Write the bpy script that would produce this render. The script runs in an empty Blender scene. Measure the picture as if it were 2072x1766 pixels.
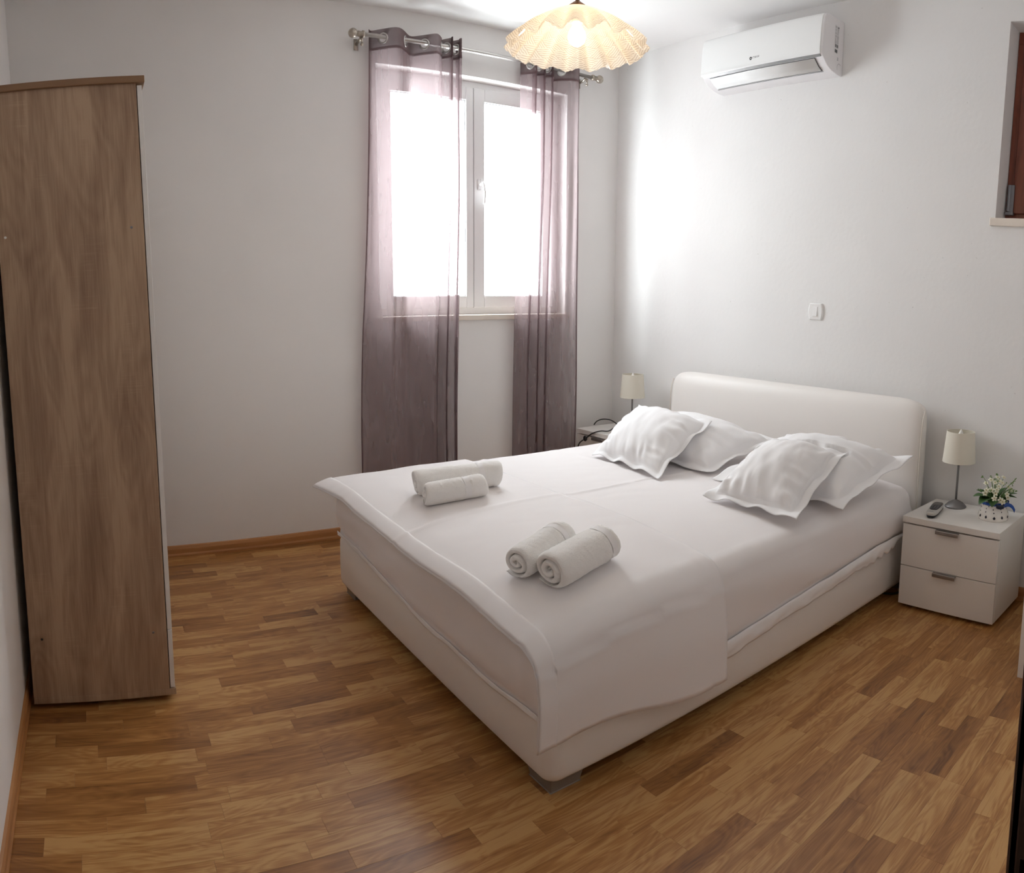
import bpy, math, random
from mathutils import Vector, Matrix, noise
from mathutils.bvhtree import BVHTree
PI = math.pi
SC = bpy.context.scene
COL = SC.collection
# ------------------------------------------------------------------ camera
# The photograph is a phone panorama: a cylindrical projection, slightly tilted down.
IW, IH = 2072.0, 1766.0
CX, CY, FU, FV = 992.8639, 773.4129, 1492.0687, 1436.7921
YAW, PITCH = 0.5496, -0.1224
CAMP = Vector((-3.4366, -3.9494, 1.4574))
FWD = Vector((math.sin(YAW)*math.cos(PITCH), math.cos(YAW)*math.cos(PITCH), math.sin(PITCH)))
RGT = Vector((math.cos(YAW), -math.sin(YAW), 0))
UPV = RGT.cross(FWD)
cd = bpy.data.cameras.new('camera')
cd.type = 'PANO'
cd.panorama_type = 'CENTRAL_CYLINDRICAL'
cd.central_cylindrical_radius = 1.0
cd.central_cylindrical_range_u_min = (0-CX)/FU
cd.central_cylindrical_range_u_max = (IW-CX)/FU
cd.central_cylindrical_range_v_min = -(IH-CY)/FV
cd.central_cylindrical_range_v_max = CY/FV
cd.clip_start = 0.01
cam = bpy.data.objects.new('camera', cd)
COL.objects.link(cam)
cam.matrix_world = Matrix(((RGT.x, UPV.x, -FWD.x, CAMP.x), (RGT.y, UPV.y, -FWD.y, CAMP.y),
                           (RGT.z, UPV.z, -FWD.z, CAMP.z), (0, 0, 0, 1)))
SC.camera = cam
def ray(px, py):
    t = (px-CX)/FU; v = -(py-CY)/FV
    return RGT*math.sin(t) + FWD*math.cos(t) + UPV*v
def hit(px, py, ax, val):
    d = ray(px, py); return CAMP + d*((val-CAMP[ax])/d[ax])
def project(p):
    d = Vector(p)-CAMP; a, b, c = d.dot(RGT), d.dot(UPV), d.dot(FWD)
    return CX+FU*math.atan2(a, c), CY-FV*b/math.hypot(a, c)
# ------------------------------------------------------------------ world, lights, exposure
w = bpy.data.worlds.new('world'); SC.world = w; w.use_nodes = True
bg = w.node_tree.nodes['Background']
bg.inputs[0].default_value = (0.93, 0.97, 1.0, 1); bg.inputs[1].default_value = 18.0
def portal(name, loc, rot, sx, sy):
    l = bpy.data.lights.new(name, 'AREA'); l.shape = 'RECTANGLE'; l.size = sx; l.size_y = sy
    l.cycles.is_portal = True
    o = bpy.data.objects.new(name, l); COL.objects.link(o); o.location = loc; o.rotation_euler = rot
portal('window_portal', (-1.10, 0.31, 2.05), (-PI/2, 0, 0), 1.34, 1.50)
vs = SC.view_settings
vs.view_transform = 'Standard'; vs.look = 'None'; vs.exposure = 0.62; vs.gamma = 1.0; vs.use_curve_mapping = False
SC.cycles.max_bounces = 12; SC.cycles.diffuse_bounces = 8; SC.cycles.transparent_max_bounces = 24
SC.cycles.transmission_bounces = 8; SC.cycles.caustics_reflective = False; SC.cycles.caustics_refractive = False
SC.cycles.sample_clamp_indirect = 6.0

# ------------------------------------------------------------------ materials
def newmat(name):
    m = bpy.data.materials.new(name); m.use_nodes = True
    nt = m.node_tree; return m, nt, nt.nodes, nt.links, nt.nodes['Principled BSDF']
def simple(name, col, rough=0.5, metal=0.0, bump=0.0, bscale=200.0, coat=0.0, spec=0.5, var=0.0, vscale=6.0, sheen=0.0):
    m, nt, n, l, b = newmat(name)
    b.inputs['Base Color'].default_value = (*col, 1); b.inputs['Roughness'].default_value = rough
    b.inputs['Metallic'].default_value = metal; b.inputs['Coat Weight'].default_value = coat
    b.inputs['Specular IOR Level'].default_value = spec; b.inputs['Sheen Weight'].default_value = sheen
    if bump or var:
        tc = n.new('ShaderNodeTexCoord')
    if bump:
        t = n.new('ShaderNodeTexNoise'); t.inputs['Scale'].default_value = bscale; t.inputs['Detail'].default_value = 3
        l.new(tc.outputs['Object'], t.inputs['Vector'])
        bp = n.new('ShaderNodeBump'); bp.inputs['Strength'].default_value = bump; bp.inputs['Distance'].default_value = 0.002
        l.new(t.outputs['Fac'], bp.inputs['Height']); l.new(bp.outputs['Normal'], b.inputs['Normal'])
    if var:
        t2 = n.new('ShaderNodeTexNoise'); t2.inputs['Scale'].default_value = vscale; t2.inputs['Detail'].default_value = 4
        l.new(tc.outputs['Object'], t2.inputs['Vector'])
        r = n.new('ShaderNodeValToRGB')
        r.color_ramp.elements[0].position = 0.3; r.color_ramp.elements[1].position = 0.7
        r.color_ramp.elements[0].color = (*[c*(1-var) for c in col], 1); r.color_ramp.elements[1].color = (*[min(1, c*(1+var)) for c in col], 1)
        l.new(t2.outputs['Fac'], r.inputs['Fac']); l.new(r.outputs['Color'], b.inputs['Base Color'])
    return m
def wall_mat(name, col, rough_bump):
    m, nt, n, l, b = newmat(name)
    b.inputs['Roughness'].default_value = 0.85; b.inputs['Specular IOR Level'].default_value = 0.25
    tc = n.new('ShaderNodeTexCoord')
    t = n.new('ShaderNodeTexNoise'); t.inputs['Scale'].default_value = 2.2; t.inputs['Detail'].default_value = 5
    l.new(tc.outputs['Object'], t.inputs['Vector'])
    r = n.new('ShaderNodeValToRGB'); e = r.color_ramp.elements
    e[0].position = 0.25; e[1].position = 0.7
    e[0].color = (*[c*0.965 for c in col], 1); e[1].color = (*col, 1)
    l.new(t.outputs['Fac'], r.inputs['Fac'])
    # small chips and stains of the old plaster
    v = n.new('ShaderNodeTexNoise'); v.inputs['Scale'].default_value = 55; v.inputs['Detail'].default_value = 6
    l.new(tc.outputs['Object'], v.inputs['Vector'])
    r2 = n.new('ShaderNodeValToRGB'); e = r2.color_ramp.elements
    e[0].position = 0.255; e[1].position = 0.285; e[0].color = (0.72, 0.70, 0.68, 1); e[1].color = (1, 1, 1, 1)
    l.new(v.outputs['Fac'], r2.inputs['Fac'])
    mx = n.new('ShaderNodeMix'); mx.data_type = 'RGBA'; mx.blend_type = 'MULTIPLY'; mx.inputs['Factor'].default_value = rough_bump
    l.new(r.outputs['Color'], mx.inputs['A']); l.new(r2.outputs['Color'], mx.inputs['B']); l.new(mx.outputs['Result'], b.inputs['Base Color'])
    t3 = n.new('ShaderNodeTexNoise'); t3.inputs['Scale'].default_value = 40; t3.inputs['Detail'].default_value = 6
    t4 = n.new('ShaderNodeTexNoise'); t4.inputs['Scale'].default_value = 5; t4.inputs['Detail'].default_value = 3
    l.new(tc.outputs['Object'], t3.inputs['Vector']); l.new(tc.outputs['Object'], t4.inputs['Vector'])
    ad = n.new('ShaderNodeMath'); ad.operation = 'MULTIPLY_ADD'; ad.inputs[1].default_value = 0.35
    l.new(t3.outputs['Fac'], ad.inputs[0]); l.new(t4.outputs['Fac'], ad.inputs[2])
    bp = n.new('ShaderNodeBump'); bp.inputs['Strength'].default_value = 0.15*rough_bump+0.05; bp.inputs['Distance'].default_value = 0.01
    l.new(ad.outputs[0], bp.inputs['Height']); l.new(bp.outputs['Normal'], b.inputs['Normal'])
    return m
def wood(name, ramp, axis, stretch, fine, rough, ring=0.0, perpiece=False, rscale=1.0, coat=0.0, saw=False):
    """axis: direction of the grain (0 x, 1 y, 2 z)"""
    m, nt, n, l, b = newmat(name)
    b.inputs['Roughness'].default_value = rough; b.inputs['Coat Weight'].default_value = coat; b.inputs['Coat Roughness'].default_value = 0.25
    tc = n.new('ShaderNodeTexCoord')
    src = tc.outputs['Object']
    rnd = None
    if perpiece:
        oi = n.new('ShaderNodeObjectInfo'); ge = n.new('ShaderNodeNewGeometry')
        ad = n.new('ShaderNodeMath'); ad.operation = 'ADD'; l.new(oi.outputs['Random'], ad.inputs[0]); l.new(ge.outputs['Random Per Island'], ad.inputs[1])
        fr = n.new('ShaderNodeMath'); fr.operation = 'FRACT'; l.new(ad.outputs[0], fr.inputs[0]); rnd = fr.outputs[0]
        ml = n.new('ShaderNodeMath'); ml.operation = 'MULTIPLY'; ml.inputs[1].default_value = 61.0; l.new(rnd, ml.inputs[0])
        cb = n.new('ShaderNodeCombineXYZ'); l.new(ml.outputs[0], cb.inputs[0]); l.new(ml.outputs[0], cb.inputs[1]); l.new(ml.outputs[0], cb.inputs[2])
        va = n.new('ShaderNodeVectorMath'); va.operation = 'ADD'; l.new(src, va.inputs[0]); l.new(cb.outputs[0], va.inputs[1]); src = va.outputs[0]
    def mapped(along, across):
        mp = n.new('ShaderNodeMapping'); s = [across]*3; s[axis] = along
        mp.inputs['Scale'].default_value = s; l.new(src, mp.inputs['Vector']); return mp.outputs['Vector']
    # broad figure
    t1 = n.new('ShaderNodeTexNoise'); t1.inputs['Scale'].default_value = rscale; t1.inputs['Detail'].default_value = 4; t1.inputs['Distortion'].default_value = 0.6
    l.new(mapped(stretch, stretch*9), t1.inputs['Vector'])
    # rings: bands of a smooth field give cathedral figure
    t2 = n.new('ShaderNodeTexNoise'); t2.inputs['Scale'].default_value = rscale; t2.inputs['Detail'].default_value = 1.5; t2.inputs['Distortion'].default_value = 0.3
    l.new(mapped(stretch*0.9, stretch*4.5), t2.inputs['Vector'])
    mm = n.new('ShaderNodeMath'); mm.operation = 'MULTIPLY'; mm.inputs[1].default_value = 26.0; l.new(t2.outputs['Fac'], mm.inputs[0])
    pp = n.new('ShaderNodeMath'); pp.operation = 'PINGPONG'; pp.inputs[1].default_value = 1.0; l.new(mm.outputs[0], pp.inputs[0])
    # pores
    t3 = n.new('ShaderNodeTexNoise'); t3.inputs['Scale'].default_value = 1.0; t3.inputs['Detail'].default_value = 3
    l.new(mapped(fine*0.035, fine), t3.inputs['Vector'])
    s1 = n.new('ShaderNodeMath'); s1.operation = 'MULTIPLY_ADD'; s1.inputs[1].default_value = ring; l.new(pp.outputs[0], s1.inputs[0]); l.new(t1.outputs['Fac'], s1.inputs[2])
    s2 = n.new('ShaderNodeMath'); s2.operation = 'MULTIPLY_ADD'; s2.inputs[1].default_value = 0.45; l.new(t3.outputs['Fac'], s2.inputs[0]); l.new(s1.outputs[0], s2.inputs[2])
    last = s2.outputs[0]
    if perpiece:
        # each strip is lighter or darker as a whole
        rm = n.new('ShaderNodeMapRange'); rm.inputs['To Min'].default_value = -0.36; rm.inputs['To Max'].default_value = 0.17
        f2 = n.new('ShaderNodeMath'); f2.operation = 'MULTIPLY'; f2.inputs[1].default_value = 7.77; l.new(rnd, f2.inputs[0])
        f3 = n.new('ShaderNodeMath'); f3.operation = 'FRACT'; l.new(f2.outputs[0], f3.inputs[0])
        f4 = n.new('ShaderNodeMath'); f4.operation = 'POWER'; f4.inputs[1].default_value = 0.55; l.new(f3.outputs[0], f4.inputs[0])
        l.new(f4.outputs[0], rm.inputs['Value'])
        s3 = n.new('ShaderNodeMath'); s3.operation = 'ADD'; l.new(last, s3.inputs[0]); l.new(rm.outputs[0], s3.inputs[1]); last = s3.outputs[0]
    if saw:
        # pale saw marks across the grain in patches
        tw = n.new('ShaderNodeTexNoise'); tw.inputs['Scale'].default_value = 1.0; tw.inputs['Detail'].default_value = 2
        l.new(mapped(190, 9), tw.inputs['Vector'])
        tp = n.new('ShaderNodeTexNoise'); tp.inputs['Scale'].default_value = 4.0; l.new(mapped(1, 2), tp.inputs['Vector'])
        gr = n.new('ShaderNodeMapRange'); gr.inputs['From Min'].default_value = 0.55; gr.inputs['From Max'].default_value = 0.7; l.new(tp.outputs['Fac'], gr.inputs['Value'])
        g2 = n.new('ShaderNodeMapRange'); g2.inputs['From Min'].default_value = 0.55; g2.inputs['From Max'].default_value = 0.75; g2.inputs['To Max'].default_value = 0.16; l.new(tw.outputs['Fac'], g2.inputs['Value'])
        g3 = n.new('ShaderNodeMath'); g3.operation = 'MULTIPLY_ADD'; l.new(gr.outputs[0], g3.inputs[0]); l.new(g2.outputs[0], g3.inputs[1]); l.new(last, g3.inputs[2]); last = g3.outputs[0]
    r = n.new('ShaderNodeValToRGB'); els = r.color_ramp.elements
    for i, (pos, c) in enumerate(ramp):
        e = els[i] if i < 2 else els.new(pos)
        e.position = pos; e.color = (*c, 1)
    l.new(last, r.inputs['Fac']); l.new(r.outputs['Color'], b.inputs['Base Color'])
    bp = n.new('ShaderNodeBump'); bp.inputs['Strength'].default_value = 0.12; bp.inputs['Distance'].default_value = 0.001
    l.new(t3.outputs['Fac'], bp.inputs['Height']); l.new(bp.outputs['Normal'], b.inputs['Normal'])
    return m
def sheer_mat(name, col, through, transl):
    m = bpy.data.materials.new(name); m.use_nodes = True; nt = m.node_tree; n = nt.nodes; l = nt.links
    n.remove(n['Principled BSDF']); out = n['Material Output']
    tc = n.new('ShaderNodeTexCoord')
    mp = n.new('ShaderNodeMapping'); mp.inputs['Scale'].default_value = (26, 26, 3.5); l.new(tc.outputs['Object'], mp.inputs['Vector'])
    t = n.new('ShaderNodeTexNoise'); t.inputs['Scale'].default_value = 1; t.inputs['Detail'].default_value = 1; l.new(mp.outputs['Vector'], t.inputs['Vector'])
    df = n.new('ShaderNodeBsdfDiffuse'); df.inputs[0].default_value = (*col, 1)
    tl = n.new('ShaderNodeBsdfTranslucent'); g_ = sum(col)/3; tl.inputs[0].default_value = (*[min(1, (c*.35+g_*.65)*3.2) for c in col], 1)
    tr = n.new('ShaderNodeBsdfTransparent'); tr.inputs[0].default_value = (0.97, 0.93, 0.94, 1)
    m1 = n.new('ShaderNodeMixShader'); m1.inputs[0].default_value = transl; l.new(df.outputs[0], m1.inputs[1]); l.new(tl.outputs[0], m1.inputs[2])
    mr = n.new('ShaderNodeMapRange'); mr.inputs['From Min'].default_value = 0.3; mr.inputs['From Max'].default_value = 0.7
    mr.inputs['To Min'].default_value = through-0.02; mr.inputs['To Max'].default_value = through+0.02; l.new(t.outputs['Fac'], mr.inputs['Value'])
    m2 = n.new('ShaderNodeMixShader'); l.new(mr.outputs[0], m2.inputs[0]); l.new(m1.outputs[0], m2.inputs[1]); l.new(tr.outputs[0], m2.inputs[2])
    l.new(m2.outputs[0], out.inputs[0])
    return m
def pane_mat(name):
    m = bpy.data.materials.new(name); m.use_nodes = True; nt = m.node_tree; n = nt.nodes; l = nt.links
    n.remove(n['Principled BSDF']); out = n['Material Output']
    tr = n.new('ShaderNodeBsdfTransparent'); tr.inputs[0].default_value = (0.95, 0.97, 0.97, 1)
    gl = n.new('ShaderNodeBsdfGlossy'); gl.inputs['Roughness'].default_value = 0.02
    mx = n.new('ShaderNodeMixShader'); mx.inputs[0].default_value = 0.06
    l.new(tr.outputs[0], mx.inputs[1]); l.new(gl.outputs[0], mx.inputs[2]); l.new(mx.outputs[0], out.inputs[0])
    return m
def shade_glass_mat(name):
    m = bpy.data.materials.new(name); m.use_nodes = True; nt = m.node_tree; n = nt.nodes; l = nt.links
    n.remove(n['Principled BSDF']); out = n['Material Output']
    uv = n.new('ShaderNodeUVMap')
    # etched hatch: diamonds of fine lines in alternating directions
    ck = n.new('ShaderNodeTexChecker'); ck.inputs['Scale'].default_value = 1.0
    mp = n.new('ShaderNodeMapping'); mp.inputs['Scale'].default_value = (26, 9, 1); mp.inputs['Rotation'].default_value = (0, 0, PI/4); l.new(uv.outputs[0], mp.inputs['Vector'])
    l.new(mp.outputs[0], ck.inputs['Vector'])
    def lines(rot):
        mpp = n.new('ShaderNodeMapping'); mpp.inputs['Scale'].default_value = (26*5, 9*5, 1); mpp.inputs['Rotation'].default_value = (0, 0, rot); l.new(uv.outputs[0], mpp.inputs['Vector'])
        sp = n.new('ShaderNodeSeparateXYZ'); l.new(mpp.outputs[0], sp.inputs[0])
        f = n.new('ShaderNodeMath'); f.operation = 'FRACT'; l.new(sp.outputs[0], f.inputs[0])
        g = n.new('ShaderNodeMath'); g.operation = 'LESS_THAN'; g.inputs[1].default_value = 0.28; l.new(f.outputs[0], g.inputs[0]); return g.outputs[0]
    mx = n.new('ShaderNodeMix'); mx.data_type = 'FLOAT'; l.new(ck.outputs['Fac'], mx.inputs['Factor']); l.new(lines(PI/4), mx.inputs['A']); l.new(lines(-PI/4), mx.inputs['B'])
    df = n.new('ShaderNodeBsdfDiffuse')
    cr = n.new('ShaderNodeMix'); cr.data_type = 'RGBA'; l.new(mx.outputs['Result'], cr.inputs['Factor']); cr.inputs['A'].default_value = (0.90, 0.84, 0.76, 1); cr.inputs['B'].default_value = (0.60, 0.52, 0.44, 1)
    l.new(cr.outputs['Result'], df.inputs[0])
    tl = n.new('ShaderNodeBsdfTranslucent'); l.new(cr.outputs['Result'], tl.inputs[0])
    tr = n.new('ShaderNodeBsdfTransparent'); tr.inputs[0].default_value = (1, 0.97, 0.92, 1)
    gl = n.new('ShaderNodeBsdfGlossy'); gl.inputs['Roughness'].default_value = 0.08
    m1 = n.new('ShaderNodeMixShader'); m1.inputs[0].default_value = 0.55; l.new(df.outputs[0], m1.inputs[1]); l.new(tl.outputs[0], m1.inputs[2])
    m2 = n.new('ShaderNodeMixShader'); m2.inputs[0].default_value = 0.13; l.new(m1.outputs[0], m2.inputs[1]); l.new(tr.outputs[0], m2.inputs[2])
    m3 = n.new('ShaderNodeMixShader'); m3.inputs[0].default_value = 0.07; l.new(m2.outputs[0], m3.inputs[1]); l.new(gl.outputs[0], m3.inputs[2])
    l.new(m3.outputs[0], out.inputs[0])
    return m
def emit_mat(name, col, s):
    m = bpy.data.materials.new(name); m.use_nodes = True; b = m.node_tree.nodes['Principled BSDF']
    b.inputs['Base Color'].default_value = (*col, 1); b.inputs['Emission Color'].default_value = (*col, 1); b.inputs['Emission Strength'].default_value = s
    return m
M = {}
M['wall'] = wall_mat('wall_paint', (0.82, 0.80, 0.785), 0.12)
M['wall_rough'] = wall_mat('rough_wall_paint', (0.82, 0.81, 0.80), 0.75)
M['ceiling'] = wall_mat('ceiling_paint', (0.84, 0.83, 0.82), 0.10)
M['plank'] = wood('oak_parquet', [(0.0, (0.085, 0.032, 0.010)), (0.30, (0.17, 0.068, 0.020)), (0.58, (0.31, 0.132, 0.036)), (0.80, (0.42, 0.198, 0.060)), (1.0, (0.56, 0.32, 0.12))],
                  0, 3.2, 260, 0.36, ring=0.16, perpiece=True, coat=0.15)
M['subfloor'] = simple('subfloor', (0.10, 0.05, 0.02), 0.8)
M['skirting'] = wood('skirting_wood', [(0.2, (0.30, 0.12, 0.04)), (0.9, (0.50, 0.24, 0.09))], 0, 2.0, 160, 0.4)
M['sonoma'] = wood('sonoma_oak', [(0.30, (0.17, 0.098, 0.058)), (0.62, (0.31, 0.195, 0.124)), (0.95, (0.47, 0.33, 0.22))],
                   2, 1.5, 240, 0.5, ring=0.10, saw=True)
M['sonoma_dark'] = wood('sonoma_edge', [(0.2, (0.15, 0.075, 0.035)), (0.95, (0.27, 0.15, 0.075))], 0, 2.0, 160, 0.5)
M['door_wood'] = wood('dark_door_wood', [(0.2, (0.018, 0.006, 0.003)), (0.95, (0.055, 0.020, 0.009))], 2, 1.8, 120, 0.35)
M['shutter_wood'] = wood('shutter_wood', [(0.2, (0.06, 0.012, 0.007)), (0.95, (0.20, 0.050, 0.025))], 2, 2.2, 120, 0.35, ring=0.2)
M['white_lam'] = simple('white_laminate', (0.80, 0.77, 0.73), 0.35)
M['white_edge'] = simple('white_door_front', (0.80, 0.78, 0.76), 0.4)
M['dark'] = simple('dark_gap', (0.012, 0.010, 0.009), 0.7)
M['steel'] = simple('brushed_steel', (0.58, 0.56, 0.54), 0.28, 1.0)
M['brass_grey'] = simple('antique_nickel', (0.46, 0.41, 0.35), 0.35, 1.0)
M['handle_grey'] = simple('grey_handle_metal', (0.30, 0.27, 0.25), 0.35, 0.8)
M['lamp_grey'] = simple('grey_lamp_metal', (0.22, 0.21, 0.21), 0.4, 0.6)
M['leather'] = simple('cream_leather', (0.82, 0.785, 0.75), 0.42, bump=0.15, bscale=500)
M['leather_seam'] = simple('leather_piping', (0.72, 0.66, 0.60), 0.5)
M['bed_leg'] = simple('taupe_leg', (0.27, 0.235, 0.20), 0.45, 0.3)
M['sheet'] = simple('white_cotton', (0.84, 0.805, 0.80), 0.85, bump=0.10, bscale=700, sheen=0.1)
M['sheet_hem'] = simple('white_protector', (0.87, 0.85, 0.845), 0.85, bump=0.2, bscale=300)
M['pillow'] = simple('pillow_cotton', (0.88, 0.87, 0.875), 0.85, bump=0.10, bscale=700, sheen=0.1)
M['towel'] = simple('terry_towel', (0.89, 0.87, 0.845), 0.95, bump=1.0, bscale=260, sheen=0.3)
M['sheer'] = sheer_mat('sheer_mauve', (0.132, 0.072, 0.076), 0.39, 0.55)
M['header'] = sheer_mat('mauve_header', (0.120, 0.075, 0.076), 0.10, 0.25)
M['hem_dark'] = sheer_mat('mauve_hem', (0.120, 0.070, 0.072), 0.05, 0.2)
M['pvc'] = simple('white_pvc', (0.82, 0.82, 0.82), 0.3)
M['pvc_line'] = simple('grey_gasket', (0.35, 0.35, 0.36), 0.5)
M['glass'] = pane_mat('window_glass')
M['stone'] = simple('pale_stone_sill', (0.76, 0.68, 0.60), 0.4, var=0.06, vscale=9)
M['shade_glass'] = shade_glass_mat('etched_shade_glass')
M['bulb'] = emit_mat('lit_bulb', (1.0, 0.80, 0.50), 18.0)
M['bronze'] = simple('bronze_cap', (0.30, 0.13, 0.045), 0.35, 0.8)
M['bronze_dark'] = simple('dark_bronze_plate', (0.035, 0.018, 0.010), 0.4, 0.3)
M['ac'] = simple('ac_plastic', (0.84, 0.845, 0.84), 0.18, coat=0.3)
M['ac_side'] = simple('ac_side_plastic', (0.82, 0.80, 0.81), 0.35)
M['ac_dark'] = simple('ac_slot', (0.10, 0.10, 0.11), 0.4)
M['ac_trim'] = simple('ac_grey_trim', (0.42, 0.43, 0.43), 0.25, 0.5)
M['print'] = simple('dark_print', (0.05, 0.05, 0.055), 0.6)
M['print_light'] = simple('grey_print', (0.33, 0.32, 0.33), 0.6)
M['paper'] = simple('sticker_paper', (0.74, 0.73, 0.74), 0.5)
M['switch'] = simple('switch_plastic', (0.86, 0.85, 0.84), 0.2, coat=0.2)
M['lampshade'] = simple('cream_lampshade', (0.74, 0.70, 0.60), 0.8, bump=0.1, bscale=600)
M['bulb_off'] = simple('white_bulb', (0.85, 0.84, 0.80), 0.2)
M['ceramic'] = simple('white_ceramic', (0.80, 0.76, 0.71), 0.12, coat=0.4)
M['black_paint'] = simple('black_glaze', (0.02, 0.018, 0.03), 0.2)
M['leaf'] = simple('leaf_green', (0.055, 0.13, 0.035), 0.45, var=0.3, vscale=60)
M['stem'] = simple('stem_green', (0.14, 0.24, 0.06), 0.5)
M['petal'] = simple('petal_cream', (0.82, 0.80, 0.64), 0.6)
M['flower_eye'] = simple('flower_eye', (0.45, 0.33, 0.05), 0.6)
M['ribbon'] = simple('blue_ribbon', (0.012, 0.075, 0.36), 0.35)
M['ribbon_dark'] = simple('navy_ribbon', (0.006, 0.012, 0.035), 0.4)
M['soil'] = simple('soil', (0.03, 0.03, 0.02), 0.9)
M['phone'] = simple('phone_silver', (0.55, 0.53, 0.50), 0.3, 0.2)
M['phone_black'] = simple('phone_black', (0.012, 0.012, 0.014), 0.2)
M['screen'] = simple('phone_screen', (0.10, 0.09, 0.08), 0.08)
M['key'] = simple('phone_key', (0.08, 0.08, 0.085), 0.35)
M['black'] = simple('black_rubber', (0.012, 0.011, 0.011), 0.45)
M['screw'] = simple('screw_metal', (0.25, 0.25, 0.27), 0.35, 0.8)
M['foot'] = simple('plastic_foot', (0.06, 0.055, 0.05), 0.6)

# ------------------------------------------------------------------ mesh helpers
class MB:
    def __init__(s): s.v = []; s.f = []
    def add(s, vs, fs):
        o = len(s.v); s.v += [tuple(x) for x in vs]; s.f += [tuple(i+o for i in f) for f in fs]; return s
    def box(s, x0, x1, y0, y1, z0, z1):
        return s.add([(x0, y0, z0), (x1, y0, z0), (x1, y1, z0), (x0, y1, z0), (x0, y0, z1), (x1, y0, z1), (x1, y1, z1), (x0, y1, z1)],
                     [(0, 3, 2, 1), (4, 5, 6, 7), (0, 1, 5, 4), (1, 2, 6, 5), (2, 3, 7, 6), (3, 0, 4, 7)])
    def prism(s, prof, a0, a1, axis='y'):
        """closed profile of (p,q) extruded from a0 to a1; axis y: profile is (x,z); axis x: (y,z); axis z: (x,y)"""
        k = len(prof)
        def P(p, q, a): return {'y': (p, a, q), 'x': (a, p, q), 'z': (p, q, a)}[axis]
        vs = [P(p, q, a0) for p, q in prof]+[P(p, q, a1) for p, q in prof]
        fs = [(i, (i+1) % k, (i+1) % k+k, i+k) for i in range(k)]+[tuple(range(k))[::-1], tuple(range(k, 2*k))]
        return s.add(vs, fs)
    def lathe(s, prof, seg=32, c=(0, 0, 0), cap=True):
        vs = []; fs = []; k = len(prof)
        for r, z in prof:
            for j in range(seg):
                a = 2*PI*j/seg; vs.append((c[0]+r*math.cos(a), c[1]+r*math.sin(a), c[2]+z))
        for i in range(k-1):
            for j in range(seg):
                j2 = (j+1) % seg; fs.append((i*seg+j, i*seg+j2, (i+1)*seg+j2, (i+1)*seg+j))
        if cap: fs += [tuple(range(seg))[::-1], tuple(range((k-1)*seg, k*seg))]
        return s.add(vs, fs)
    def tube(s, pts, r, seg=10, cap=True):
        pts = [Vector(p) for p in pts]; k = len(pts); vs = []; fs = []
        rr = r if isinstance(r, (list, tuple)) else [r]*k
        up = Vector((0, 0, 1)); prev = None
        for i, p in enumerate(pts):
            d = (pts[min(i+1, k-1)]-pts[max(i-1, 0)]).normalized()
            if prev is None:
                a = d.cross(up) if abs(d.dot(up)) < 0.95 else d.cross(Vector((1, 0, 0)))
            else:
                a = prev-d*prev.dot(d)
            a.normalize(); prev = a; b = d.cross(a)
            for j in range(seg):
                t = 2*PI*j/seg; vs.append(p+(a*math.cos(t)+b*math.sin(t))*rr[i])
        for i in range(k-1):
            for j in range(seg):
                j2 = (j+1) % seg; fs.append((i*seg+j, i*seg+j2, (i+1)*seg+j2, (i+1)*seg+j))
        if cap: fs += [tuple(range(seg))[::-1], tuple(range((k-1)*seg, k*seg))]
        return s.add(vs, fs)
    def grid(s, fn, nu, nv, skip=None):
        vs = [fn(i/nu, j/nv) for j in range(nv+1) for i in range(nu+1)]
        fs = []
        for j in range(nv):
            for i in range(nu):
                if skip and skip((i+.5)/nu, (j+.5)/nv): continue
                a = j*(nu+1)+i; fs.append((a, a+1, a+nu+2, a+nu+1))
        return s.add(vs, fs)
    def torus(s, c, nrm, R, r, seg=24, sub=8, flat=1.0):
        nrm = Vector(nrm).normalized(); a = nrm.orthogonal().normalized(); b = nrm.cross(a); c = Vector(c); vs = []; fs = []
        for i in range(seg):
            t = 2*PI*i/seg; d = a*math.cos(t)+b*math.sin(t)
            for j in range(sub):
                u = 2*PI*j/sub; vs.append(c+d*(R+r*math.cos(u))+nrm*(r*flat*math.sin(u)))
        for i in range(seg):
            for j in range(sub):
                i2 = (i+1) % seg; j2 = (j+1) % sub; fs.append((i*sub+j, i2*sub+j, i2*sub+j2, i*sub+j2))
        return s.add(vs, fs)
    def ball(s, c, r, seg=16, rings=10, sq=(1, 1, 1)):
        prof = []; vs = []; fs = []
        for i in range(rings+1):
            a = PI*i/rings
            for j in range(seg):
                t = 2*PI*j/seg
                vs.append((c[0]+r*sq[0]*math.sin(a)*math.cos(t), c[1]+r*sq[1]*math.sin(a)*math.sin(t), c[2]-r*sq[2]*math.cos(a)))
        for i in range(rings):
            for j in range(seg):
                j2 = (j+1) % seg; fs.append((i*seg+j, i*seg+j2, (i+1)*seg+j2, (i+1)*seg+j))
        return s.add(vs, fs)
    def mesh(s, name, mat, smooth=False):
        me = bpy.data.meshes.new(name); me.from_pydata(s.v, [], s.f); me.update()
        me.materials.append(M[mat] if isinstance(mat, str) else mat)
        if smooth:
            for p in me.polygons: p.use_smooth = True
        return me
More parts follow.
